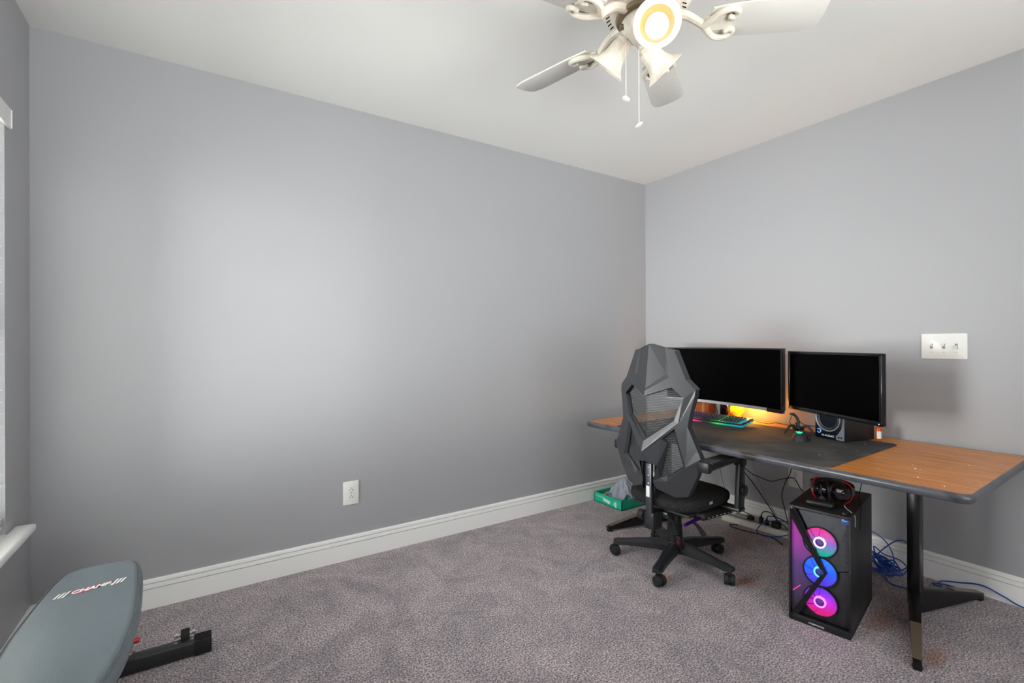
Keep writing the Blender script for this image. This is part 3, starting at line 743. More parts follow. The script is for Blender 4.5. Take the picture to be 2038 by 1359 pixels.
up_ = mir([MF((0, .90, .03), (.12, .945, .03), (.172, .89, .03), (.14, .775, .03), (0, .66, .03))])
lo_ = mir([MF((.06, .70, .026), (.145, .75, .026), (.19, .565, .026), (.10, .47, .026), (.025, .465, .026))])
mc.shell(up_+lo_, (.003, 0, 0)); mc.build('mesh_back', M_mesh, ch, smooth=False)
# spine
sv = MB(); sv.box((-.214, 0, .40), (.018, .036, .31), bev=.004); sv.build('spine_bar', mat('dark_steel', (92, 95, 102), .42, .9), ch)
sv = MB()
sv.bm.free()
for z in (.535, .495, .455): MB().sph((-.224, 0, z), .0055, (.6, 1, 1), 10).build('bolt', M_chrome, ch)
sv = MB(); sv.box((-.2205, 0, .415), (.013, .018, .055), bev=.001); sv.box((-.226, 0, .415), (.003, .020, .055)); sv.build('sticker', mat('sticker_white', (232, 232, 230), .5), ch)
sv = MB(); sv.box((-.195, .040, .50), (.05, .004, .16), bev=.001); sv.box((-.195, -.036, .50), (.05, .004, .16), bev=.001); sv.build('slide_bracket', M_fr2, ch)
sv = MB(); sv.box((-.185, 0, .265), (.075, .06, .085), bev=.006); sv.build('back_mount', M_fr2, ch)
sv = MB(); sv.cyl((-.215, .03, .285), (-.215, .062, .285), .026, .024, seg=14, bev=.003); sv.build('tilt_knob', M_fr2, ch, ang=20)
# seat cushion
b = bmesh.new(); bmesh.ops.create_uvsphere(b, u_segments=48, v_segments=20, radius=1)
def sgn(a, e): return math.copysign(abs(a)**e, a)
for v in b.verts:
    x, y, z = v.co
    th = math.atan2(y, x); rr = math.sqrt(max(0, 1-z*z))
    X = sgn(math.cos(th), .62)*rr**.55; Y = sgn(math.sin(th), .62)*rr**.55
    zz = sgn(z, .8)*.048
    v.co = Vector((X*.235+.045, Y*.215, .356+zz*.95+ (-.018*max(0, X-.6)) + .010*abs(Y)**3*(1 if z > 0 else 0)))
M_seat = mat('seat_cloth', (24, 24, 25), .9, var=(160, (70, 70, 68), .56, .72), bump=(220, .6, .003))
q = MB(); q._add(b); q.build('seat', M_seat, ch, ang=80)
q = MB(); q.box((.05, 0, .309), (.36, .34, .014), bev=.006); q.build('seat_pan', M_black2, ch)
q = MB(); q.box((-.03, 0, .288), (.24, .12, .034), bev=.01); q.cyl((0, 0, .262), (0, 0, .29), .05, bev=.004); q.build('tilt_mechanism', M_fr2, ch)
# small woven tag on the side
Mt = frame_M((-.015, -.2165, .370), (1, 0, 0), (0, .0, 1))
text('seat_tag', 'IIIII', .020, mat('tag_white', (215, 215, 215), .6), ch, Mt, spacing=1.1, bold=.0002)
# footrest
q = MB(); q.box((.075, -.165, .297), (.30, .10, .038), bev=.017, seg=3, rot=Matrix.Rotation(R(4), 3, 'Y')); fo = q.build('footrest', M_rubber, ch)
M_thread = mat('white_thread', (220, 220, 220), .7)
for i in range(7): MB().box((-.035+i*.037, -.2155, .300+.0-i*.0025), (.013, .002, .003)).build('stitch', M_thread, fo)
for y in (-.19,):
    q = MB(); q.tube([(-.20, y, .296), (0, y, .305)], .0085, 10); q.build('footrest_rod', mat('violet_chrome', (96, 30, 150), .22, .8), ch)
q = MB(); q.tube([(-.10, -.17, .285), (-.07, -.185, .25), (-.05, -.20, .212)], [.007, .012, .013], 8, smooth=4); q.build('lever', M_black, ch)
q = MB()
pts = catmull([Vector(p) for p in ((-.145, -.05, .285), (-.115, -.06, .262), (-.09, -.06, .225), (-.07, -.055, .175))], 8)
rr = [.0095 if i % 2 else .0065 for i in range(len(pts))]
q.tube(pts, rr, 10); q.build('bellows_cable', M_black, ch)
q = MB(); q.box((-.045, -.055, .130), (.012, .030, .075), bev=.005, rot=Matrix.Rotation(R(-12), 3, 'Y')); cl_ = q.build('cable_grip', M_black, ch)
q = MB(); q.box((-.053, -.055, .130), (.003, .010, .020), bev=.001, rot=Matrix.Rotation(R(-12), 3, 'Y')); q.build('red_mark', M_red, cl_)
# gas column
q = MB(); q.cyl((0, 0, .12), (0, 0, .265), .037, .033, bev=.002); q.cyl((0, 0, .09), (0, 0, .2), .041, .038); q.build('gas_column', M_black, ch)
q = MB(); q.cyl((0, 0, .062), (0, 0, .115), .052, .046, bev=.005); q.build('base_hub', M_fr2, ch)
for k in range(5):
    a = R(54.6+72*k); Ra = Matrix.Rotation(a, 4, 'Z')
    q = MB(); b = bmesh.new(); rings = []
    for (x, wd, zt_, zb_) in ((.03, .034, .112, .062), (.10, .030, .112, .066), (.20, .026, .100, .066), (.255, .024, .092, .064), (.285, .026, .090, .062), (.318, .019, .084, .064)):
        rings.append([b.verts.new(Ra @ Vector(pp)) for pp in ((x, -wd, zb_), (x, wd, zb_), (x, wd*.95, (zt_+zb_)/2+.004), (x, wd*.45, zt_), (x, -wd*.45, zt_), (x, -wd*.95, (zt_+zb_)/2+.004))])
    for A, B in zip(rings, rings[1:]):
        for j in range(6): b.faces.new((A[j], A[(j+1) % 6], B[(j+1) % 6], B[j]))
    b.faces.new(rings[0]); b.faces.new(list(reversed(rings[-1])))
    q._add(b); lg = q.build('leg', M_fr2, ch, ang=20)
    c = Ra @ Vector((.298, 0, 0)); sw = R((205, 150, 260, 210, 170)[k])+a*0
    ax = Vector((-math.sin(sw), math.cos(sw), 0)); bk = Vector((math.cos(sw), math.sin(sw), 0))
    q = MB(); q.cyl(c+Vector((0, 0, .05)), c+Vector((0, 0, .072)), .009)
    wc = c+bk*.014+Vector((0, 0, .0275))
    for s_ in (1, -1): q.cyl(wc+ax*s_*.005, wc+ax*s_*.024, .0275, .0245, seg=24, bev=.003)
    q.cyl(wc-ax*.006, wc+ax*.006, .021, seg=20)
    q.build('caster', M_rubber, lg)
# armrests
for s_ in (1, -1):
    yy = s_*.285
    q = MB()
    Ms = Matrix.Translation((.115, yy, 0))
    b_prof = [(-.035, .330), (.02, .322), (.035, .42), (.03, .50), (.025, .575), (-.015, .585), (-.022, .50), (-.030, .43)]
    q.prism(b_prof, -.012, .012, Matrix.Translation((.13, yy, 0)) @ Matrix.Rotation(PI/2, 4, 'X'), bev=.004)
    q.cyl((.15, yy-.02, .47-.05), (.15, yy+.02, .47-.05), .028, bev=.004)
    q.box((.12, yy*.80, .330), (.06, .15, .016), bev=.004)
    ar = q.build('armrest', M_fr2, ch)
    q = MB(); q.cyl((.135, yy-.022, .568), (.135, yy+.022, .568), .026, seg=20, bev=.003); q.build('hinge', M_black, ar)
    x0 = -.20 if s_ < 0 else -.11
    q = MB(); q.tube([(x0+.02, yy, .585), (x0+.05, yy, .582), (.06, yy, .588), (.14, yy, .590)], [.022, .026, .021, .018], 10, smooth=3)
    q.box((x0+.012, yy, .588), (.034, .060, .05), bev=.008)
    q.box(((x0+.16)/2+.02, yy, .606), (.16-x0, .074, .018), bev=.008)
    q.build('arm_pad', M_black, ar)

# ------------------------------------------------------------------ computer tower
wdir = Vector((.190, -.982, 0)).normalized(); ddir = Vector((-wdir.y, wdir.x, 0))
pcl = Vector((-.930, -1.583, 0))
PW, PD, PH = .219, .42, .478
pc = thing('computer_tower', 'black computer tower with three glowing fans under the table', 'computer', pcl, math.atan2(ddir.y, ddir.x))
# local: x depth, -y width
M_pc = mat('pc_black', (30, 31, 33), .45, var=(40, (40, 40, 42), .5, .8))
q = MB()
q.box((PD/2, -.004, PH/2), (PD, .008, PH-.0), bev=.002); q.box((PD/2, -PW+.004, PH/2), (PD, .008, PH), bev=.002)
q.box((PD/2, -PW/2, PH-.006), (PD, PW, .012), bev=.003); q.box((PD/2, -PW/2, .012), (PD, PW, .024), bev=.003); q.box((PD-.004, -PW/2, PH/2), (.008, PW, PH), bev=.002)
q.build('case', M_pc, pc)
MB().box((.062, -PW/2, PH/2), (.004, PW-.016, PH-.03)).build('fan_tray', M_black2, pc, smooth=False)
def FP(u_, v_, d_=0): return Vector((d_, -u_, v_))   # front panel point
Mfp = frame_M((0, 0, 0), (0, -1, 0), (0, 0, 1))      # x across, y up, z towards the viewer (-x)
def rgbmat(name, c1, c2, c3, strength=1.0):
    m = bpy.data.materials.new(name); m.use_nodes = True; nt = m.node_tree; b = nt.nodes['Principled BSDF']
    tc = nt.nodes.new('ShaderNodeTexCoord'); sp = nt.nodes.new('ShaderNodeSeparateXYZ'); nt.links.new(tc.outputs['Generated'], sp.inputs[0])
    cr = nt.nodes.new('ShaderNodeValToRGB'); e = cr.color_ramp.elements
    e[0].position = .1; e[0].color = (*lin(c1), 1); e[1].position = .9; e[1].color = (*lin(c3), 1); x = e.new(.5); x.color = (*lin(c2), 1)
    nt.links.new(sp.outputs['Z'], cr.inputs['Fac']); nt.links.new(cr.outputs['Color'], b.inputs['Emission Color']); nt.links.new(cr.outputs['Color'], b.inputs['Base Color'])
    b.inputs['Emission Strength'].default_value = strength; b.inputs['Roughness'].default_value = .4
    return m
fans = [(.348, rgbmat('fan_glow_teal_pink', (24, 150, 136), (120, 96, 170), (196, 52, 140), .85), (255, 190, 235)),
        (.228, rgbmat('fan_glow_blue', (84, 56, 190), (40, 90, 210), (44, 110, 220), .9), (90, 190, 255)),
        (.107, rgbmat('fan_glow_magenta', (186, 36, 110), (170, 40, 180), (104, 50, 200), .85), (255, 120, 255))]
for zc, mfan, hubc in fans:
    f = MB()
    fr_ = MB(); fr_.lathe([(.062, 0), (.062, .024), (.058, .024), (.058, 0), (.062, 0)], M=Mfp.to_3x3(), c=(.029, -.113, zc), seg=40)
    for sx_, sz_ in ((1, 1), (1, -1), (-1, 1), (-1, -1)): fr_.box((.030, -.113+sx_*.050, zc+sz_*.050), (.012, .016, .016), bev=.002)
    fo_ = fr_.build('case_fan', M_black, pc)
    q = MB()
    for k in range(9):
        a0 = 2*PI*k/9; b = bmesh.new()
        ang = [a0, a0+.62]
        pr = []
        for (r_, da, dz_) in ((.020, 0, .004), (.038, .10, .002), (.057, .22, .0)):
            pr.append([b.verts.new((.0125+(-.004-dz_*.5)*j/6, -.113+r_*math.cos(a0+da+.685*j/6), zc+r_*math.sin(a0+da+.685*j/6))) for j in range(7)])
        for P0, P1 in zip(pr, pr[1:]):
            for j in range(6): b.faces.new((P0[j], P0[j+1], P1[j+1], P1[j]))
        bmesh.ops.solidify(b, geom=list(b.faces), thickness=.0012)
        q._add(b)
    q.build('fan_blades', mfan, fo_, smooth=False)
    q = MB(); q.lathe([(.016, .001), (.0165, .014), (.0215, .014), (.022, .001)], M=Mfp.to_3x3(), c=(.014, -.113, zc), seg=32); q.build('glow_ring', mat('ring_glow', hubc, .4, emit=hubc, estr=1.6), fo_)
    q = MB(); q.cyl((.016, -.113, zc), (.001, -.113, zc), .016, bev=.002); q.build('fan_hub', mat('fan_hub_violet', (60, 44, 110), .4), fo_)
    gp = bpy.data.lights.new('fan_glow', 'POINT'); gp.energy = .03; gp.color = lin(hubc); gp.shadow_soft_size = .02
    go = bpy.data.objects.new('fan_glow', gp); COL.objects.link(go); go.parent = fo_; go.location = (-.012, -.113, zc)
# front: chevron frame, left panel with painted-in glow, mesh panels on the right
M_meshp = mat('front_mesh', (76, 78, 85), .5, var=(60, (62, 63, 69), .4, .7)); M_meshd = mat('front_mesh_dark', (40, 41, 46), .45, var=(50, (56, 56, 60), .5, .75))
chv = [(.006, PH-.006), (.026, PH-.006), (.140, .232), (.022, .0), (.004, .0), (.004, .018), (.122, .230), (.006, PH-.040)]
q = MB(); q.prism(chv, -.018, .006, Mfp, bev=.002); q.build('chevron_frame', M_gloss, pc)
m_sl = rgbmat('side_glow', (52, 46, 62), (88, 62, 120), (190, 60, 180), .30)
q = MB(); q.prism([(.001, PH-.03), (.014, PH-.03), (.126, .229), (.014, .014), (.001, .014)], -.022, -.019, Mfp); q.build('side_glow_panel', m_sl, pc, smooth=False)  # purple glow inside the case painted as an emissive gradient
q = MB(); q.box((.010, -.006, .25), (.016, .003, .40)); q.build('light_bar', rgbmat('bar_glow', (60, 40, 80), (130, 60, 190), (225, 60, 200), .6), pc, smooth=False)
q = MB(); q.tube([Mfp @ Vector((.012, .115, -.016)), Mfp @ Vector((.040, .145, -.016))], .0014, 6); q.build('pink_light', mat('pink_led', (255, 80, 160), .4, emit=(255, 60, 150), estr=1.2), pc)
q = MB(); q.prism([(.028, PH-.006), (PW-.010, PH-.006), (PW-.003, PH-.013), (PW-.003, .262), (.142, .234)], -.020, -.014, Mfp, bev=.0015); q.build('upper_mesh_panel', M_meshp, pc)
q = MB(); q.prism([(.142, .230), (PW-.003, .258), (PW-.003, .030), (.035, .030)], -.024, -.018, Mfp, bev=.001); q.build('lower_mesh_panel', M_meshd, pc)
q = MB(); q.box((-.001, -PW/2-.01, .015), (.012, PW-.02, .028), bev=.002); q.build('bottom_trim', M_black, pc)
q = MB(); q.tube([Mfp @ Vector(p) for p in ((.028, PH-.005, .0045), (PW-.010, PH-.005, .0045), (PW-.002, PH-.014, .0045), (PW-.002, .26, .0045))], .0012, 6); q.build('edge_highlight', M_steel, pc)
M_wp = mat('white_lettering', (220, 220, 220), .5)
text('lettering', 'CYBERPOWER', .0085, M_wp, pc, Mfp @ Matrix.Translation((.103, .012, .0085)), bold=.0002)
q = MB(); q.prism(rrect(.024, .020, .002, 3, .197, .452), -.0145, -.0135, Mfp); stk = q.build('sticker', mat('blue_sticker', (40, 96, 190), .4), pc)
q = MB(); q.prism(rrect(.020, .003, .001, 2, .197, .455), -.0135, -.013, Mfp); q.prism(rrect(.007, .003, .001, 2, .191, .460), -.0135, -.013, Mfp); q.build('sticker_print', M_wp, stk)
q = MB(); q.cyl((.035, -.192, PH), (.035, -.192, PH+.002), .0095, seg=24); q.build('power_button', M_chrome, pc)
q = MB(); q.box((.055, -.195, PH+.0005), (.008, .004, .001)); q.cyl((.068, -.197, PH), (.068, -.197, PH+.001), .003); q.build('port', M_steel, pc)
PB = PH
# ------------------------------------------------------------------ headset on the tower
pm = Matrix.Translation(pcl) @ Matrix.Rotation(math.atan2(ddir.y, ddir.x), 4, 'Z')
hs = thing('headset', 'black headset with red cup frames resting on the computer tower', 'headset', pm @ Vector((.165, -.120, PB)), math.atan2(ddir.y, ddir.x))
M_redr = mat('red_metal', (176, 14, 34), .28, .4)
for s_, cy in ((1, .040), (-1, -.040)):
    # cups tilted, faces towards the viewer
    c = Vector((-.02, cy, .052)); n_ = Vector((-.72, s_*.66, .10)).normalized(); rm = n_.to_track_quat('Z', 'Y').to_matrix()
    q = MB(); q.lathe([(0, .016), (.020, .015), (.032, .010), (.036, .0), (.036, -.010), (.030, -.014), (0, -.014)], c=c, M=rm, seg=32); q.sph(c+n_*.014, .012, (1, 1, .4), 14, rm); cup = q.build('ear_cup', M_gloss, hs)
    q = MB(); b = bmesh.new(); bmesh.ops.create_circle(b, segments=6, radius=.1); b.free()
    ring = [c-n_*.020+rm @ Vector((.028*math.cos(2*PI*k/24), .028*math.sin(2*PI*k/24), 0)) for k in range(24)]
    q.tube(ring, .0105, 10, closed=True); q.build('ear_cushion', mat('black_leather', (20, 20, 22), .4), hs)
    q = MB(); ry_ = [c+rm @ Vector((.043*math.cos(R(a)), .043*math.sin(R(a)), .004)) for a in range(*((60, 300, 12) if s_ > 0 else (-120, 120, 12)))]
    ry_ = [c+n_*.006+Vector((0, s_*.0, 0))+(rm @ Vector((.044*math.cos(R(a)), .044*math.sin(R(a)), 0))) for a in range(0, 250, 10)]
    ry_ = []
    side = Vector((0, s_, 0)).cross(n_).normalized()
    upv = Vector((0, 0, 1)) - n_*n_.z; upv.normalize(); outv = upv.cross(n_) ; outv = outv if outv.y*s_ > 0 else -outv
    for a in range(-80, 81, 10): ry_.append(c+n_*.002+outv*(.044*math.cos(R(a)))+upv*(.046*math.sin(R(a))))
    q.tube(ry_, .0036, 8); q.build('red_yoke', M_redr, hs)
bandp = [Vector((.0+.075*math.sin(R(a))*.9, .078*math.cos(R(a)), .060+.010*math.sin(R(a)))) for a in range(0, 181, 10)]
q = MB()
b = bmesh.new(); prev = None
for pnt in bandp:
    rad = Vector((pnt.x, pnt.y, 0)).normalized()
    cur = [b.verts.new(pnt+rad*a_+Vector((0, 0, b_))) for a_, b_ in ((-.005, -.016), (.004, -.016), (.004, .016), (-.005, .016))]
    if prev:
        for j in range(4): b.faces.new((prev[j], prev[(j+1) % 4], cur[(j+1) % 4], cur[j]))
    else: b.faces.new(cur)
    prev = cur
b.faces.new(prev); q._add(b); q.build('headband', mat('headband_leather', (26, 26, 28), .5), hs)
q = MB(); q.tube([(-.045, .030, .040), (-.055, .018, .028), (-.050, .012, .020)], .002, 8, smooth=4); q.sph((-.052, .022, .018), .0125, (1, 1, 1.1), 14); q.build('microphone', mat('mic_foam', (58, 60, 60), .95), hs)
q = MB()
hx = [Vector((-.045+.004*math.cos(k*1.2), -.002+.004*math.sin(k*1.2), .012+k*.0011)) for k in range(56)]
q.tube(hx, .0014, 5); q.build('coiled_cord', M_rubber, hs)
# second item lying in front of it: a rounded black case
ec = thing('earphone_case', 'rounded glossy black case lying in front of the headset', 'case', pm @ Vector((.065, -.100, PB)), math.atan2(ddir.y, ddir.x)+R(4))
q = MB(); q.box((0, .0, .0135), (.050, .100, .025), bev=.0124, seg=5); q.build('shell', M_black, ec)
q = MB(); q.box((-.0246, 0, .0135), (.001, .07, .0012)); q.build('seam', M_dark, ec)
q = MB(); q.tube([pm @ Vector(p) for p in ((.10, -.178, PB+.014), (.085, -.19, PB+.006), (.07, -.205, PB+.003), (.06, -PW-.003, PB-.012), (.055, -PW-.004, PB-.05))], .0016, 6, smooth=6)
adopt(q.build('lead_wire', mat('grey_cord', (176, 180, 178), .5)), hs)['label'] = 'short pale grey lead'
q = MB(); q.tube([pm @ Vector(p) for p in ((.30, -.205, PB+.08), (.26, -.200, PB+.02), (.24, -.208, PB+.006), (.20, -PW+.003, PB+.003), (.165, -PW-.004, PB-.02), (.15, -PW-.003, PB-.09))], .0016, 6, smooth=6)
adopt(q.build('headset_cord', M_rubber), hs)

# ------------------------------------------------------------------ power strip, plugs and cords
ps = thing('power_strip', 'dusty white power strip lying along the baseboard under the table', 'power strip', (-.115, -.99, 0), R(7.5)+0)
M_ivory = mat('dusty_ivory', (206, 202, 192), .5, var=(30, (180, 172, 158), .55, .75))
q = MB(); q.box((0, 0, .022), (.070, .44, .040), bev=.008); q.build('strip_body', M_ivory, ps)
q = MB(); q.box((0, .02, .0422), (.040, .38, .0015)); q.build('socket_face', mat('socket_grey', (150, 146, 138), .5), ps, smooth=False)
def plug(x, y, h, label, sz=(.026, .022)):
    t_ = thing('power_plug', label, 'plug', (x, y, .0432), R(7.5))
    q = MB(); q.box((0, 0, h/2), (sz[0], sz[1], h), bev=.005); q.build('plug_body', M_rubber, t_)
    q = MB(); q.cyl((0, 0, h-.002), (0, 0, h+.014), .006, .0035); q.build('strain_relief', M_rubber, t_)
    return t_, Vector((x, y, .0432+h+.012))
K1, A1 = plug(-.118, -1.010, .036, 'slim black plug in the power strip, nearest the chair')
K2, A2 = plug(-.118, -1.045, .030, 'short black plug in the middle of the power strip')
K3, A3 = plug(-.115, -1.100, .034, 'bulky square black plug adapter at the tower end of the power strip', (.040, .045))
t_ = thing('charging_block', 'long grey and black charger block lying on the white power strip', 'charger', (-.118, -.895, .0432), R(7.5))
q = MB(); q.box((0, .01, .009), (.030, .075, .018), bev=.004); q.build('grey_half', mat('grey_plastic', (150, 148, 142), .5), t_)
q = MB(); q.box((0, -.045, .011), (.032, .034, .022), bev=.004); q.build('black_half', M_rubber, t_)
def cord(name, pts, r_, m, label, own=None):
    q = MB(); q.tube(pts, r_, 8, smooth=8); o = q.build(name, m)
    return adopt(o, own) if own is not None else tag(o, label, 'cord')
zu = DZ-.036
cord('power_cord', [(-.16, -.80, zu-.01), (-.13, -.86, .40), (-.11, -.96, .27), (-.10, -1.06, .14), (-.115, -1.098, .105)], .0028, M_rubber, '', K3)
cord('hanging_cable', [(-.15, -.83, zu-.01), (-.10, -.86, .40), (-.06, -.905, .325), (-.05, -.97, .305), (-.05, -1.035, .298), (-.05, -1.09, .322), (-.05, -1.15, .346), (-.055, -1.18, .345), (-.07, -1.22, .30), (-.10, -1.30, .25), (-.18, -1.40, .24), (-.30, -1.46, .26)], .0026, M_rubber, 'black cord sagging sideways under the table past the outlet')
cord('hanging_cable', [(-.05, -1.165, zu-.01), (-.048, -1.155, .40), (-.048, -1.12, .31), (-.05, -1.10, .23), (-.06, -1.12, .16), (-.08, -1.15, .09), (-.10, -1.19, .02), (-.14, -1.24, .008)], .0026, M_rubber, 'black cord dropping in a curve in front of the outlet to the carpet')
cord('data_cable', [(-.02, -.88, zu-.01), (-.022, -.90, .40), (-.035, -.94, .30), (-.05, -1.0, .20), (-.065, -1.06, .12), (-.10, -1.13, .05)], .0018, mat('grey_cable', (150, 152, 156), .5), 'thin grey cable slanting down beside the straight black cord')
cord('thin_wire', [(-.012, -.62, zu-.01), (-.012, -.64, .45), (-.012, -.66, .30), (-.02, -.70, .16)], .0015, M_rubber, 'thin dark wire hanging against the wall behind the chair armrest')
cord('power_cord', [tuple(A1), (-.11, -1.02, .115), (-.10, -1.06, .118), (-.10, -1.10, .085), (-.09, -1.15, .05), (-.10, -1.2, .012)], .0028, M_rubber, '', K1)
cord('power_cord', [tuple(A2), (-.115, -1.055, .10), (-.11, -1.10, .105), (-.10, -1.16, .085), (-.11, -1.22, .03)], .0028, M_rubber, '', K2)
cord('power_cord', [(-.118, -.945, .055), (-.118, -.965, .063), (-.122, -.93, .078), (-.126, -.87, .086), (-.135, -.80, .072), (-.18, -.74, .02), (-.25, -.70, .008)], .0026, M_rubber, '', t_)
cord('hanging_cable', [(-.17, -.89, .006), (-.21, -.86, .006), (-.235, -.89, .006), (-.225, -.97, .006), (-.20, -1.05, .006), (-.19, -1.12, .006), (-.24, -1.2, .006)], .003, M_rubber, 'flat loop of black cord on the carpet in front of the power strip')
M_blue = mat('blue_cable', (22, 66, 160), .35)
cord('network_cable', [(-.10, -1.30, .09), (-.10, -1.18, .096), (-.12, -1.12, .092), (-.17, -1.06, .075), (-.20, -1.03, .03), (-.20, -1.04, .008), (-.20, -1.08, .006), (-.16, -1.15, .02), (-.12, -1.22, .05), (-.12, -1.32, .06)], .003, M_blue, 'blue network cable looping over the tower end of the power strip')
# blue tangle right of the tower: one long cable wound in loops plus a loose tail
bc = []
rnd = random.Random(3)
base = Vector((-.20, -1.62, 0))
pts = [(-.10, -1.45, .10), (-.08, -1.55, .17), (-.05, -1.62, .135), (-.06, -1.66, .07), (-.08, -1.66, .02), (-.14, -1.60, .008)]
for k in range(9):
    a0 = rnd.random()*6.28; r0 = .05+.045*rnd.random(); cxx = -.16+.05*(rnd.random()-.5); cyy = -1.64+.07*(rnd.random()-.5); tl_ = rnd.random()*.9
    for j in range(7):
        a = a0+j*.95; z = .012+.05*rnd.random()*.6+ max(0, r0*math.sin(a)*tl_) + .004*k
        pts.append((min(-.02, cxx+r0*math.cos(a)), cyy+r0*.9*math.sin(a+.4), z))
pts += [(-.10, -1.60, .05), (-.06, -1.64, .12), (-.045, -1.69, .158), (-.05, -1.735, .135), (-.06, -1.74, .08), (-.09, -1.71, .03), (-.15, -1.66, .008), (-.24, -1.70, .006), (-.25, -1.74, .006), (-.22, -1.80, .006), (-.18, -1.85, .007), (-.13, -1.90, .008), (-.10, -1.93, .006), (-.05, -1.91, .006), (-.05, -1.85, .006), (-.09, -1.82, .008), (-.10, -1.86, .012), (-.05, -1.84, .016), (-.03, -1.90, .03), (-.028, -1.98, .05), (-.026, -2.05, .03), (-.03, -2.13, .008), (-.05, -2.4, .006), (-.05, -3.0, .006)]
cord('network_cable', pts, .003, M_blue, 'long tangled blue network cable on the carpet beside the table leg')

# ------------------------------------------------------------------ green box with cloth
gb = thing('cardboard_box', 'open shallow green cardboard box against the baseboard behind the chair', 'box', (-.595, -.030, 0), 0)
# local origin at the back left corner; x to the right, -y to the viewer
GW, GD, GH = .31, .272, .068
M_green = mat('green_card', (28, 186, 150), .45)
q = MB()
q.box((.002, -GD/2, GH/2), (.004, GD, GH)); q.box((GW-.002, -GD/2, GH/2), (.004, GD, GH)); q.box((GW/2, -.002, GH/2), (GW, .004, GH)); q.box((GW/2, -GD+.002, GH/2), (GW, .004, GH)); q.box((GW/2, -GD/2, .003), (GW, GD, .004))
q.build('carton', M_green, gb, smooth=False)
q = MB(); q.box((.0065, -GD/2, GH*.52), (.004, GD-.012, GH*.9)); q.box((GW/2, -GD+.0065, GH*.52), (GW-.012, .004, GH*.9)); q.build('inner_lining', mat('dark_lining', (34, 28, 26), .8), gb, smooth=False)
Mg = frame_M((-.0004, 0, 0), (0, -1, 0), (0, 0, 1))
M_mint = mat('mint_print', (206, 240, 228), .5)
text('lettering', 'Custom', .026, mat('light_mint', (150, 232, 208), .5), gb, Mg @ Matrix.Translation((.062, .048, .0003)), shear=.25, bold=.0003)
q = MB(); q.prism([(.088, .046), (.100, .044), (.118, .045), (.150, .040), (.158, .038), (.164, .040), (.162, .026), (.158, .026), (.158, .014), (.130, .020), (.098, .024), (.092, .032)], 0, .0005, Mg); q.build('white_print', mat('white_print_card', (226, 240, 234), .5, var=(160, (214, 170, 170), .55, .75)), gb, smooth=False)
q = MB(); q.prism([(.205, .042), (.222, .050), (.224, .012), (.213, .006), (.205, .014), (.203, .026)], 0, .0006, Mg); q.prism([(.196, .036), (.201, .040), (.200, .016), (.196, .022)], 0, .0006, Mg); q.build('emblem', M_mint, gb, smooth=False)
q = MB(); q.box((.14, -.10, .018), (.16, .12, .022), bev=.004); 
tag(MB().box((-.595+.09, -.030-.085, .030), (.10, .12, .045), rot=R(12), bev=.004).build('packet', mat('tan_paper', (176, 150, 104), .7)), 'tan packet lying inside the open green box', 'packet')
q.bm.free()
# crumpled cloth: a lumpy pointed heap
b = bmesh.new(); NG = 34
rn = random.Random(11)
grid = [[None]*NG for _ in range(NG)]
for i in range(NG):
    for j in range(NG):
        u_ = i/(NG-1)*2-1; v_ = j/(NG-1)*2-1
        r_ = math.hypot(u_, v_); th = math.atan2(v_, u_)
        peak = .135*max(0, 1-1.05*r_)**.8
        fold = .020*math.sin(5*th+2*r_)*r_ + .012*math.sin(9*th-7*r_+1)*r_ + .006*math.sin(16*th+11*r_)*r_
        x = u_*.085*(1+.15*math.sin(3*th)) + .02*(1-r_); y = v_*.105*(1+.12*math.cos(4*th)) ; z = max(.004, peak+fold*(1 if r_ > .15 else r_/.15)+.018)
        grid[i][j] = b.verts.new((x, y, z))
for i in range(NG-1):
    for j in range(NG-1): b.faces.new((grid[i][j], grid[i+1][j], grid[i+1][j+1], grid[i][j+1]))
bmesh.ops.solidify(b, geom=list(b.faces), thickness=.002)
q = MB(); q._add(b); cl = q.build('crumpled_cloth', mat('pale_blue_cloth', (214, 219, 234), .8), ang=60)
cl.location = (-.455, -.185, .030); cl.rotation_euler = (0, 0, R(20))
tag(cl, 'crumpled pale blue grey cloth heaped in the open green box', 'cloth')

# ------------------------------------------------------------------ weight bench
wb = thing('weight_bench', 'grey padded weight bench with black steel frame by the window', 'bench', (-3.285, -.95, 0))
def wl_(p): return (p[0]+3.285, p[1]+.95, p[2])
M_pad = mat('bench_vinyl', (106, 115, 123), .45, var=(3, (114, 124, 132), .4, .6), bump=(420, .35, .0015))
out = []
half = [(.000, -.560), (.055, -.563), (.085, -.580), (.106, -.625), (.118, -.72), (.128, -.86), (.133, -1.0), (.128, -1.14), (.112, -1.25), (.085, -1.36), (.075, -1.50), (.075, -1.60)]
pl_ = [(x, y) for x, y in half] + [(-x, y) for x, y in reversed(half[1:])]
pts3 = catmull([Vector((x, y, 0)) for x, y in pl_], 4, True)
TILT = 0.0
def pad_z(y): return .44
b = bmesh.new()
prof = [(.024, .0), (.016, -.003), (.009, -.010), (.002, -.024), (.0, -.036), (.004, -.050)]
n = len(pts3); rings = []
for i in range(n):
    a = pts3[i-1]; c = pts3[(i+1) % n]; tdir = (c-a).normalized(); nr = Vector((-tdir.y, tdir.x, 0))
    if nr.dot(pts3[i]-Vector((0, -1.1, 0))) > 0: nr = -nr      # inward
    rings.append([b.verts.new((pts3[i].x+nr.x*d, pts3[i].y+nr.y*d+.95, .44+dz)) for d, dz in prof])
for i in range(n):
    A, B = rings[i], rings[(i+1) % n]
    for k in range(len(prof)-1): b.faces.new((A[k], A[k+1], B[k+1], B[k]))
ftop = b.faces.new([r_[0] for r_ in rings]); b.faces.new([r_[-1] for r_ in reversed(rings)])
q = MB(); q._add(b); pad = q.build('back_pad', M_pad, wb, ang=50)
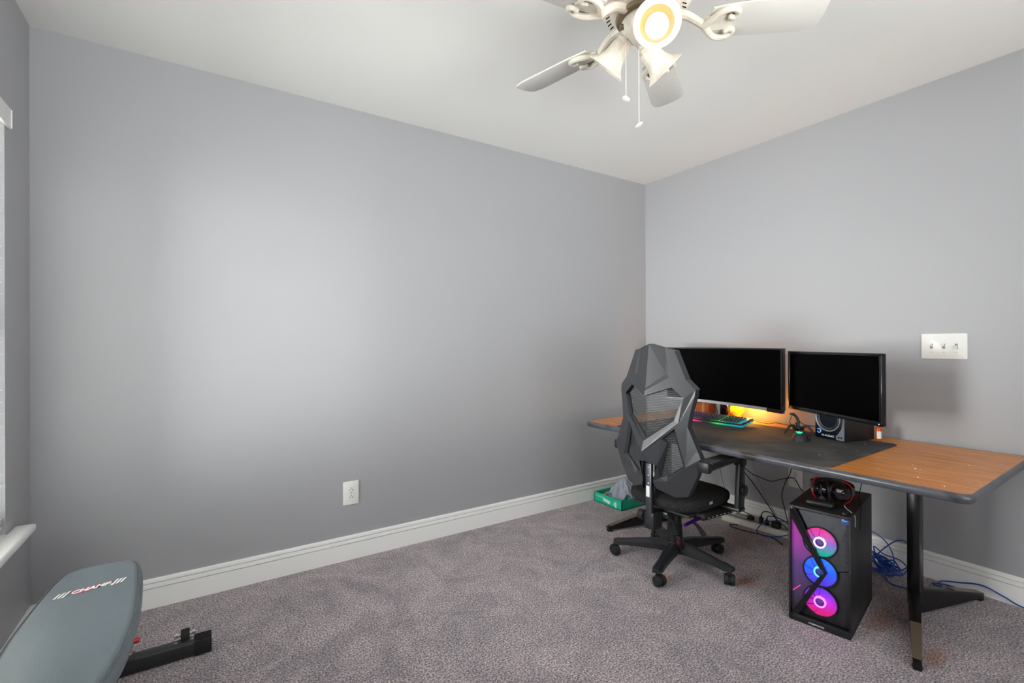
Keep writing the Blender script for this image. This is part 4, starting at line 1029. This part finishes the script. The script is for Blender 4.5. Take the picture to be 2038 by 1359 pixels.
q = MB(); q.tube([Vector((p.x*.93, (p.y+1.1)*.986-1.1+.95, .4320)) for p in pts3], .0022, 6, closed=True); q.build('piping', mat('dark_piping', (92, 98, 100), .5), pad)
# the logo across the pad: stripes CHAMP. stripes on a red brush mark
ML = Matrix.Translation((-.000, -.765+.95, .4405)) @ Matrix.Rotation(R(9), 4, 'Z')
M_logo = mat('white_logo', (238, 238, 236), .5); M_lr = mat('crimson_print', (176, 62, 96), .5)
q = MB()
q.prism([(-.052, .008), (-.030, .015), (-.012, .010), (.004, .018), (.030, .013), (.047, .018), (.056, .012), (.030, .004), (.012, -.004), (-.008, -.013), (-.034, -.013), (-.030, -.006), (-.044, .001)], 0, .0006, ML); q.build('logo_mark', M_lr, pad, smooth=False)
text('lettering', 'CHAMP.', .0285, M_logo, pad, ML @ Matrix.Translation((0, 0, .0009)), shear=.4, bold=.0010, sx=.90)
q = MB()
for s_ in (-1, 1):
    for k in range(3):
        x0 = s_*(.0545+k*.0098); h_ = (.0185, .0155, .0135)[k]
        q.prism([(x0-.0026-.45*h_, -h_), (x0+.0026-.45*h_, -h_), (x0+.0026+.45*h_, h_), (x0-.0026+.45*h_, h_)], .0004, .0012, ML)
q.build('logo_stripes', M_logo, pad, smooth=False)
M_pwd = mat('black_powder_coat', (40, 41, 42), .35)
q = MB()
q.box(wl_((-3.285, -1.2, .36)), (.05, 1.0, .05), bev=.004); q.box(wl_((-3.285, -1.05, .415)), (.16, .04, .018), bev=.003)
q.build('pad_rail', M_pwd, wb)
q = MB(); q.box(wl_((-3.270, -.475, .028)), (.50, .052, .050), bev=.004); rf = q.build('rear_foot', M_pwd, wb)
for s_ in (1, -1):
    q = MB(); q.box(wl_((-3.270+s_*.262, -.475, .029)), (.055, .058, .056), bev=.004)
    for k in range(6): q.box(wl_((-3.270+s_*.262, -.475-.022+k*.0088, .0575)), (.05, .003, .002))
    q.build('end_cap', M_rubber, rf)
for s_ in (.205,):
    q = MB(); q.cyl(wl_((-3.270+s_-.014, -.437, .056)), wl_((-3.270+s_+.014, -.437, .056)), .024, seg=24, bev=.003); wh = q.build('transport_wheel', M_rubber, rf)
    q = MB(); q.cyl(wl_((-3.270+s_-.034, -.437, .062)), wl_((-3.270+s_+.034, -.437, .062)), .005, seg=12); q.cyl(wl_((-3.270+s_+.022, -.437, .062)), wl_((-3.270+s_+.030, -.437, .062)), .009, seg=6); q.cyl(wl_((-3.270+s_-.030, -.437, .062)), wl_((-3.270+s_-.022, -.437, .062)), .009, seg=6); q.build('axle_bolt', M_chrome, wh)
q = MB(); q.box(wl_((-3.285, -1.15, .05)), (.05, 1.35, .05), bev=.004); q.box(wl_((-3.285, -.56, .20)), (.045, .05, .36), rot=Matrix.Rotation(R(18), 3, 'X'), bev=.004); q.build('main_beam', M_pwd, wb)
q = MB(); q.box(wl_((-3.285, -1.80, .028)), (.36, .052, .05), bev=.004); q.build('front_foot', M_pwd, wb)
q = MB(); q.box(wl_((-3.252, -.475, .0545)), (.08, .054, .004), bev=.001); q.build('bracket_plate', M_pwd, rf)
q = MB(); q.cyl(wl_((-3.226, -.478, .055)), wl_((-3.226, -.478, .066)), .008, seg=6); q.cyl(wl_((-3.226, -.478, .062)), wl_((-3.226, -.478, .072)), .005); q.build('bolt', M_chrome, rf)
q = MB(); q.cyl(wl_((-3.27, -.415, .075)), wl_((-3.205, -.415, .078)), .010, seg=16, bev=.003); q.cyl(wl_((-3.29, -.43, .07)), wl_((-3.26, -.417, .075)), .006); q.build('red_pull_pin', mat('red_knob', (214, 16, 30), .35), wb)
# seat pad of the bench, mostly below the picture
q = MB(); q.prism(rrect(.26, .32, .05, 5, 0, -.87), .395, .44, bev=.01); q.build('seat_pad', M_pad, wb)
